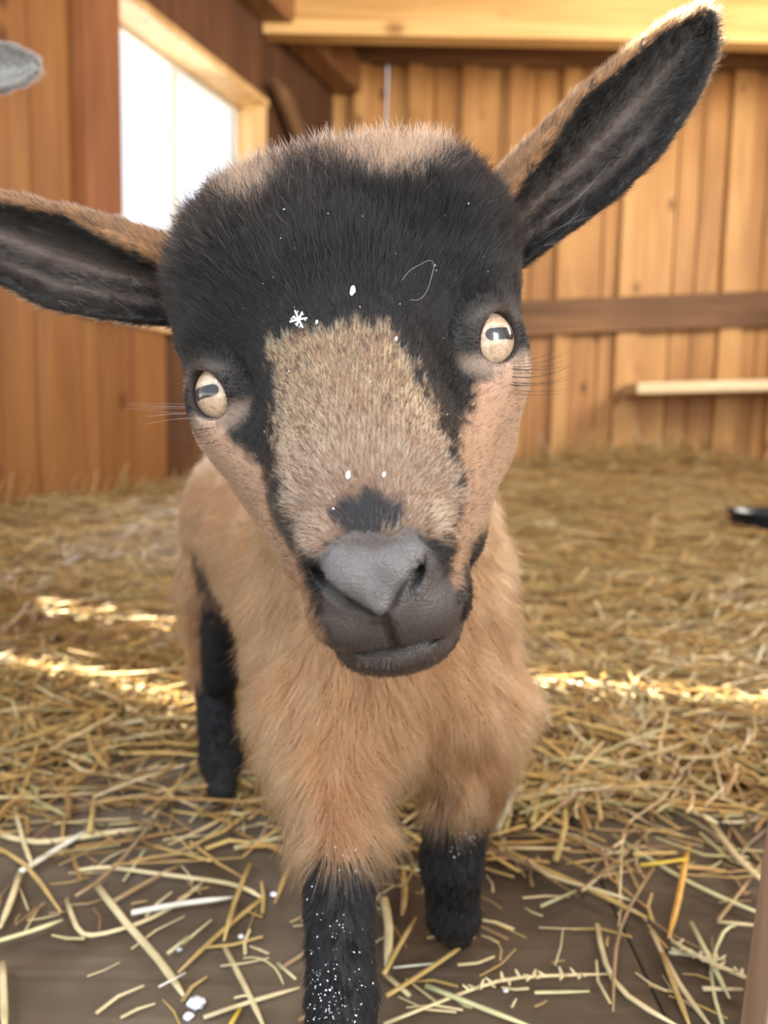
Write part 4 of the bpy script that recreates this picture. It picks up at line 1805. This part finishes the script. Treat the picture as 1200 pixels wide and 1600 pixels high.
for _ in range(260):
    x, y = rs.uniform(-1.0, -.5), 0
    y = (x + .745) / .407 + 2.6 - rs.uniform(.03, .30)
    if not inside(x, y, .03):
        continue
    z = float(mound(x, y))
    d = Vector((rs.uniform(.1, .8), rs.uniform(-.7, .4), rs.uniform(.1, .8))).normalized() * rs.uniform(.05, .13)
    p0 = Vector((x, y, z))
    stalk(bed, [p0, p0 + d * .5, p0 + d], .004, rs.choices(PAL, PALW)[0], sides=3)
bo = bed.build('straw_bedding', M_BED)
tag(bo, 'deep layer of golden straw bedding covering the shed floor behind the goat', 'straw', kind='stuff')
lit.parent = bo
lit['kind'] = 'stuff'

# loose stalks on the bare boards, read off one by one
TR = [
 ([(0, 1305), (60, 1318), (100, 1312), (235, 1292)], 10, 'p', 'wide pale stalk lying level at the left edge, in front of the bedding'),
 ([(32, 1362), (90, 1326), (146, 1292)], 9, 'w', 'whitish split stalk slanting up at the left edge'),
 ([(30, 1366), (20, 1400), (0, 1450)], 9, 'p', 'pale stalk running down to the left edge below the whitish one'),
 ([(-20, 1318), (40, 1345), (95, 1425)], 6, 'g', 'thin golden stalk slanting down from the left edge'),
 ([(-10, 1472), (50, 1455), (98, 1437)], 7, 'n', 'greenish stalk lying alone at the left edge of the bare boards'),
 ([(104, 1405), (120, 1455), (140, 1464), (190, 1452), (240, 1435), (290, 1403), (320, 1375)], 7, 'p', 'long pale stalk with a hooked left end, on the left boards'),
 ([(150, 1382), (200, 1447), (250, 1500), (287, 1556)], 11, 'p', 'broad pale flattened stalk with a frayed end slanting across the left boards'),
 ([(122, 1360), (165, 1353), (240, 1365), (330, 1375), (380, 1385), (408, 1402)], 7, 'p', 'long gently arched pale stalk left of the near foreleg'),
 ([(205, 1426), (285, 1411), (366, 1402)], 9, 'w', 'pale bluish-white stalk lying level left of the near foreleg'),
 ([(390, 1350), (365, 1410), (350, 1470)], 7, 'g', 'upright golden half of a kinked stalk, left of the near foreleg'),
 ([(350, 1478), (385, 1545), (415, 1610)], 8, 'p', 'pale stalk running down out of the picture, left of the near foreleg'),
 ([(408, 1405), (345, 1455), (278, 1520)], 7, 'g', 'amber stalk slanting down left from the near foreleg'),
 ([(178, 1408), (230, 1378), (280, 1352)], 7, 'b', 'brown-gold stalk crossing under the arched pale stalk'),
 ([(118, 1400), (180, 1360), (256, 1260)], 5, 'b', 'thin brown stalk reaching up into the bedding at left'),
 ([(4, 1505), (6, 1560), (8, 1615)], 10, 'p', 'thick pale stalk standing at the lower left corner'),
 ([(318, 1590), (390, 1565), (468, 1543)], 7, 'p', 'pale stalk lying level at the bottom edge beside the near foreleg'),
 ([(366, 1325), (455, 1305)], 8, 'n', 'short greenish stalk touching the near foreleg on its left'),
 ([(232, 1320), (330, 1345)], 6, 'g', 'short golden stalk behind the arched pale stalk'),
 ([(262, 1490), (294, 1464)], 6, 'n', 'short stubby green piece alone on the left boards'),
 ([(248, 1542), (290, 1520)], 4, 'w', 'small white sliver at the tip of the broad flattened stalk'),
 ([(380, 1497), (405, 1495), (432, 1512), (443, 1538)], 3, 'p', 'thin curled fibre left of the near foreleg'),
 ([(360, 1602), (375, 1576)], 7, 'y', 'short bright yellow piece at the bottom edge left of the near foreleg'),
 ([(434, 1505), (462, 1530)], 5, 'n', 'short greenish piece crossing the level stalk by the near foreleg'),
 ([(20, 1250), (40, 1330), (52, 1352)], 6, 'p', 'pale stalk pointing up into the bedding at the left edge'),
 ([(140, 1300), (150, 1228)], 7, 'g', 'short golden stalk pointing away from the camera at left'),
 ([(618, 1354), (660, 1360)], 6, 'n', 'small green piece lying between the two forelegs'),
 ([(630, 1362), (634, 1400), (628, 1430)], 9, 'g', 'short golden stalk pointing at the camera between the forelegs'),
 ([(600, 1405), (610, 1450), (604, 1510)], 13, 'p', 'broad pale leaf lying beside the near foreleg on its right'),
 ([(600, 1522), (625, 1475), (650, 1434)], 7, 'g', 'golden stalk slanting up right from the near foreleg'),
 ([(604, 1556), (670, 1515), (742, 1464)], 7, 'g', 'long golden stalk passing under the far foreleg hoof'),
 ([(602, 1522), (640, 1556)], 9, 'p', 'short pale stalk slanting down right of the near foreleg'),
 ([(614, 1512), (690, 1504)], 4, 'w', 'thin white sliver between the forelegs'),
 ([(762, 1312), (830, 1350), (920, 1388), (1010, 1434)], 9, 'g', 'long two-toned golden stalk slanting right from the far foreleg'),
 ([(820, 1340), (855, 1370), (920, 1386), (990, 1408)], 6, 'p', 'pale stalk lying along the long golden one right of the far foreleg'),
 ([(845, 1416), (900, 1392)], 5, 'n', 'short thin stalk below the long golden one'),
 ([(925, 1376), (990, 1325), (1032, 1280)], 5, 'b', 'thin brown stalk slanting up right across the bare boards'),
 ([(958, 1305), (1050, 1365), (1120, 1400), (1200, 1432)], 7, 'n', 'long greenish stalk slanting down to the right edge'),
 ([(1075, 1322), (1062, 1400), (1045, 1466)], 9, 'o', 'orange-gold upright stalk on the right boards'),
 ([(1000, 1352), (1075, 1342)], 6, 'y', 'yellow piece crossing the top of the orange-gold stalk'),
 ([(1022, 1355), (980, 1420), (960, 1480), (958, 1580)], 5, 'b', 'long thin kinked brown stalk in the middle of the right boards'),
 ([(933, 1445), (945, 1510), (975, 1557), (1060, 1604)], 8, 'p', 'pale stalk bent like an elbow on the lower right boards'),
 ([(1018, 1455), (1060, 1540), (1112, 1606)], 8, 'p', 'pale stalk running down out of the picture at lower right, left of its pair'),
 ([(1035, 1490), (1055, 1545), (1078, 1604)], 8, 'g', 'golden stalk running down beside the pale one at lower right'),
 ([(1080, 1442), (1110, 1500), (1140, 1560)], 7, 'n', 'greenish stalk slanting down towards the plank at lower right'),
 ([(1050, 1470), (1100, 1500), (1150, 1520), (1182, 1536)], 7, 'p', 'knobbly seed stem slanting to the plank at lower right'),
 ([(1045, 1488), (1130, 1500)], 5, 'w', 'thin white sliver crossing the seed stem at lower right'),
 ([(1098, 1545), (1160, 1546)], 7, 'p', 'short level pale stalk next to the plank at lower right'),
 ([(600, 1600), (700, 1560), (780, 1530), (850, 1524), (950, 1522)], 5, 'p', 'long curved grass stem with seeds at the bottom centre'),
 ([(665, 1540), (740, 1570), (835, 1606)], 8, 'n', 'pale green stalk leaving the bottom edge right of the near foreleg'),
 ([(1113, 1288), (1150, 1340), (1205, 1388)], 10, 'p', 'thick pale stalk slanting down to the right edge'),
 ([(1140, 1290), (1165, 1325), (1195, 1352)], 8, 'b', 'brown stalk beside the thick pale one at the right edge'),
 ([(1122, 1438), (1160, 1390), (1205, 1328)], 5, 'b', 'thin brown stalk slanting up to the right edge'),
 ([(1095, 1274), (1205, 1274)], 6, 'p', 'straight pale stalk lying level at the right edge of the bedding'),
 ([(868, 1344), (885, 1290), (880, 1250)], 9, 'g', 'golden stalk pointing at the camera right of the far foreleg'),
 ([(985, 1200), (1010, 1240), (1070, 1262), (1122, 1286)], 8, 'p', 'long pale stalk bent near its top at the edge of the bedding, right'),
 ([(1120, 1440), (1185, 1446)], 6, 'p', 'short pale stalk by the upper end of the plank'),
 ([(770, 1292), (790, 1250), (815, 1225)], 9, 'g', 'leftmost golden stalk of the fan beside the far foreleg'),
 ([(790, 1296), (803, 1245)], 8, 'g', 'second golden stalk of the fan beside the far foreleg'),
 ([(832, 1285), (845, 1215)], 9, 'g', 'upright golden stalk of the fan beside the far foreleg'),
 ([(830, 1296), (900, 1235), (950, 1195)], 7, 'g', 'long golden stalk slanting up right behind the fan'),
 ([(785, 1306), (930, 1304)], 4, 'b', 'thin level stalk below the fan beside the far foreleg'),
 ([(1130, 1604), (1105, 1520), (1130, 1450), (1150, 1446)], 5, 'n', 'wavy green stem beside the plank at lower right'),
]
for i, (pl, w, c, lab) in enumerate(TR):
    zl = .0022 + .0013 * (i % 5)
    pts = []
    for j, (px, py) in enumerate(pl):
        q = onZ(px, py, zl)
        m_ = float(mound(q.x, q.y))
        if m_ > .002:
            for _ in range(4):
                q = onZ(px, py, zl + float(mound(q.x, q.y)))
        pts.append(q)
    # more points for smooth bends
    if len(pts) > 2:
        fine = []
        for a, b_ in zip(pts[:-1], pts[1:]):
            fine += [a, a.lerp(b_, .5)]
        fine.append(pts[-1])
        sm_ = [fine[0]] + [(fine[k - 1] + fine[k] * 2 + fine[k + 1]) / 4 for k in range(1, len(fine) - 1)] + [fine[-1]]
        pts = sm_
    dcam = (pts[len(pts) // 2] - Vector((0, 0, CAM_H))).length
    mb = MB()
    wm = w / FPX * dcam * .95
    stalk(mb, pts, wm, (.5, .5, .5), sides=7, flat=min(.8, .0035 / wm), end=.45 if len(pl) > 2 else .8)
    o_ = mb.build('straw_stalk', S_MAT[c], smooth=True)
    tag(o_, lab, 'straw', 'loose straw stalks on the floor boards')
    if 'seed' in lab:
        sm = MB()
        for k in range(26):
            t = rs.uniform(.35, .98) if 'bottom centre' in lab else rs.random()
            f_ = t * (len(pts) - 1)
            a = pts[int(f_)].lerp(pts[min(int(f_) + 1, len(pts) - 1)], f_ - int(f_))
            d = Vector((rs.uniform(-1, 1), rs.uniform(-1, 1), rs.uniform(0, .6))).normalized() * .004
            stalk(sm, [a, a + d * .5, a + d], .0016, (.5, .5, .5), sides=4)
        so = sm.build('seeds', S_MAT['p'], parent=o_)
        so['kind'] = 'stuff'

# small chaff: short bits between the stalks
kinds = []
for k in range(200):
    while True:
        px, py = rs.uniform(-20, 1190), rs.uniform(1225, 1610)
        if rs.random() < 1.25 - (py - 1225) / 400:
            break
    q = onZ(px, py, .0015 + .003 * rs.random())
    L_ = rs.uniform(.006, .035)
    an = rs.uniform(0, math.pi)
    d = Vector((math.cos(an), math.sin(an), 0)) * L_
    z = float(mound(q.x, q.y))
    q.z += z
    sc_ = rs.uniform(-.12, .12)
    mid = q + d * .5 + Vector((-d.y, d.x, 0)) * sc_
    mb = MB()
    stalk(mb, [q, mid, q + d], rs.uniform(.0008, .0022), (.5, .5, .5), sides=5, flat=.5)
    ck = rs.choice('gpnbbgpp')
    o_ = mb.build('straw_chip', S_MAT[ck])
    reg = 'left of the near foreleg' if px < 470 else ('between the forelegs' if px < 760 else ('right of the far foreleg' if px < 980 else 'near the right edge'))
    row = 'along the edge of the bedding' if py < 1330 else ('on the middle boards' if py < 1460 else 'close to the bottom edge')
    tag(o_, 'short %s straw chip %s, %s' % ({'g': 'golden', 'p': 'pale', 'n': 'greenish', 'b': 'brown'}[ck], row, reg), 'straw', 'straw chips scattered on the floor boards')

# snow crumbs on the boards
for k, (px, py, s_, lab) in enumerate([(305, 1572, .0085, 'largest bluish snow crumb on the boards, lower left of the near foreleg'), (294, 1590, .005, 'smaller snow crumb just below the largest one'), (377, 1464, .0035, 'snow crumb on the boards left of the near foreleg, beside the kinked stalk'), (280, 1484, .003, 'tiny snow crumb next to the stubby green straw piece'), (790, 1547, .003, 'tiny snow crumb alone at the bottom centre boards'), (838, 1276, .005, 'snow crumb at the edge of the bedding on the right'), (427, 1398, .004, 'snow crumb just left of the near foreleg')]):
    c = onZ(px, py, .001)
    m = MB()
    vs, fs = uv_ball(s_ / 2, 10, 7)
    rr = random.Random(k)
    vs = [(c.x + x * rr.uniform(.7, 1.3), c.y + y * rr.uniform(.7, 1.1), .0002 + (z + s_ / 2) * .55 * rr.uniform(.85, 1.15)) for x, y, z in vs]
    m.add(vs, fs)
    tag(m.build('snow_crumb', M_SNOW, smooth=True), lab, 'snow', 'snow crumbs on the boards')

# dark rubber pan half buried in the straw at the right
c = G(1196, 822)
c = onZ(1196, 815, float(mound(c.x, c.y)) + .03)
vs, fs = [], []
prof = [(.0, -.045), (.075, -.045), (.088, -.03), (.100, .022), (.106, .026), (.106, .020), (.098, .018), (.086, -.022), (.074, -.034), (.0, -.034)]
ns = 40
for r, z in prof:
    for j in range(ns):
        a = 2 * math.pi * j / ns
        vs.append((c.x + .02 + r * math.cos(a), c.y + r * math.sin(a), c.z + z))
for i in range(len(prof) - 1):
    for j in range(ns):
        a, b_ = i * ns + j, i * ns + (j + 1) % ns
        fs.append((a, b_, b_ + ns, a + ns))
m = MB()
m.add(vs, fs)
tag(m.build('feed_pan', plain('black_rubber', (.012, .018, .026), .3, .5), smooth=True), 'dark feed pan half buried in the straw at the right edge', 'pan')
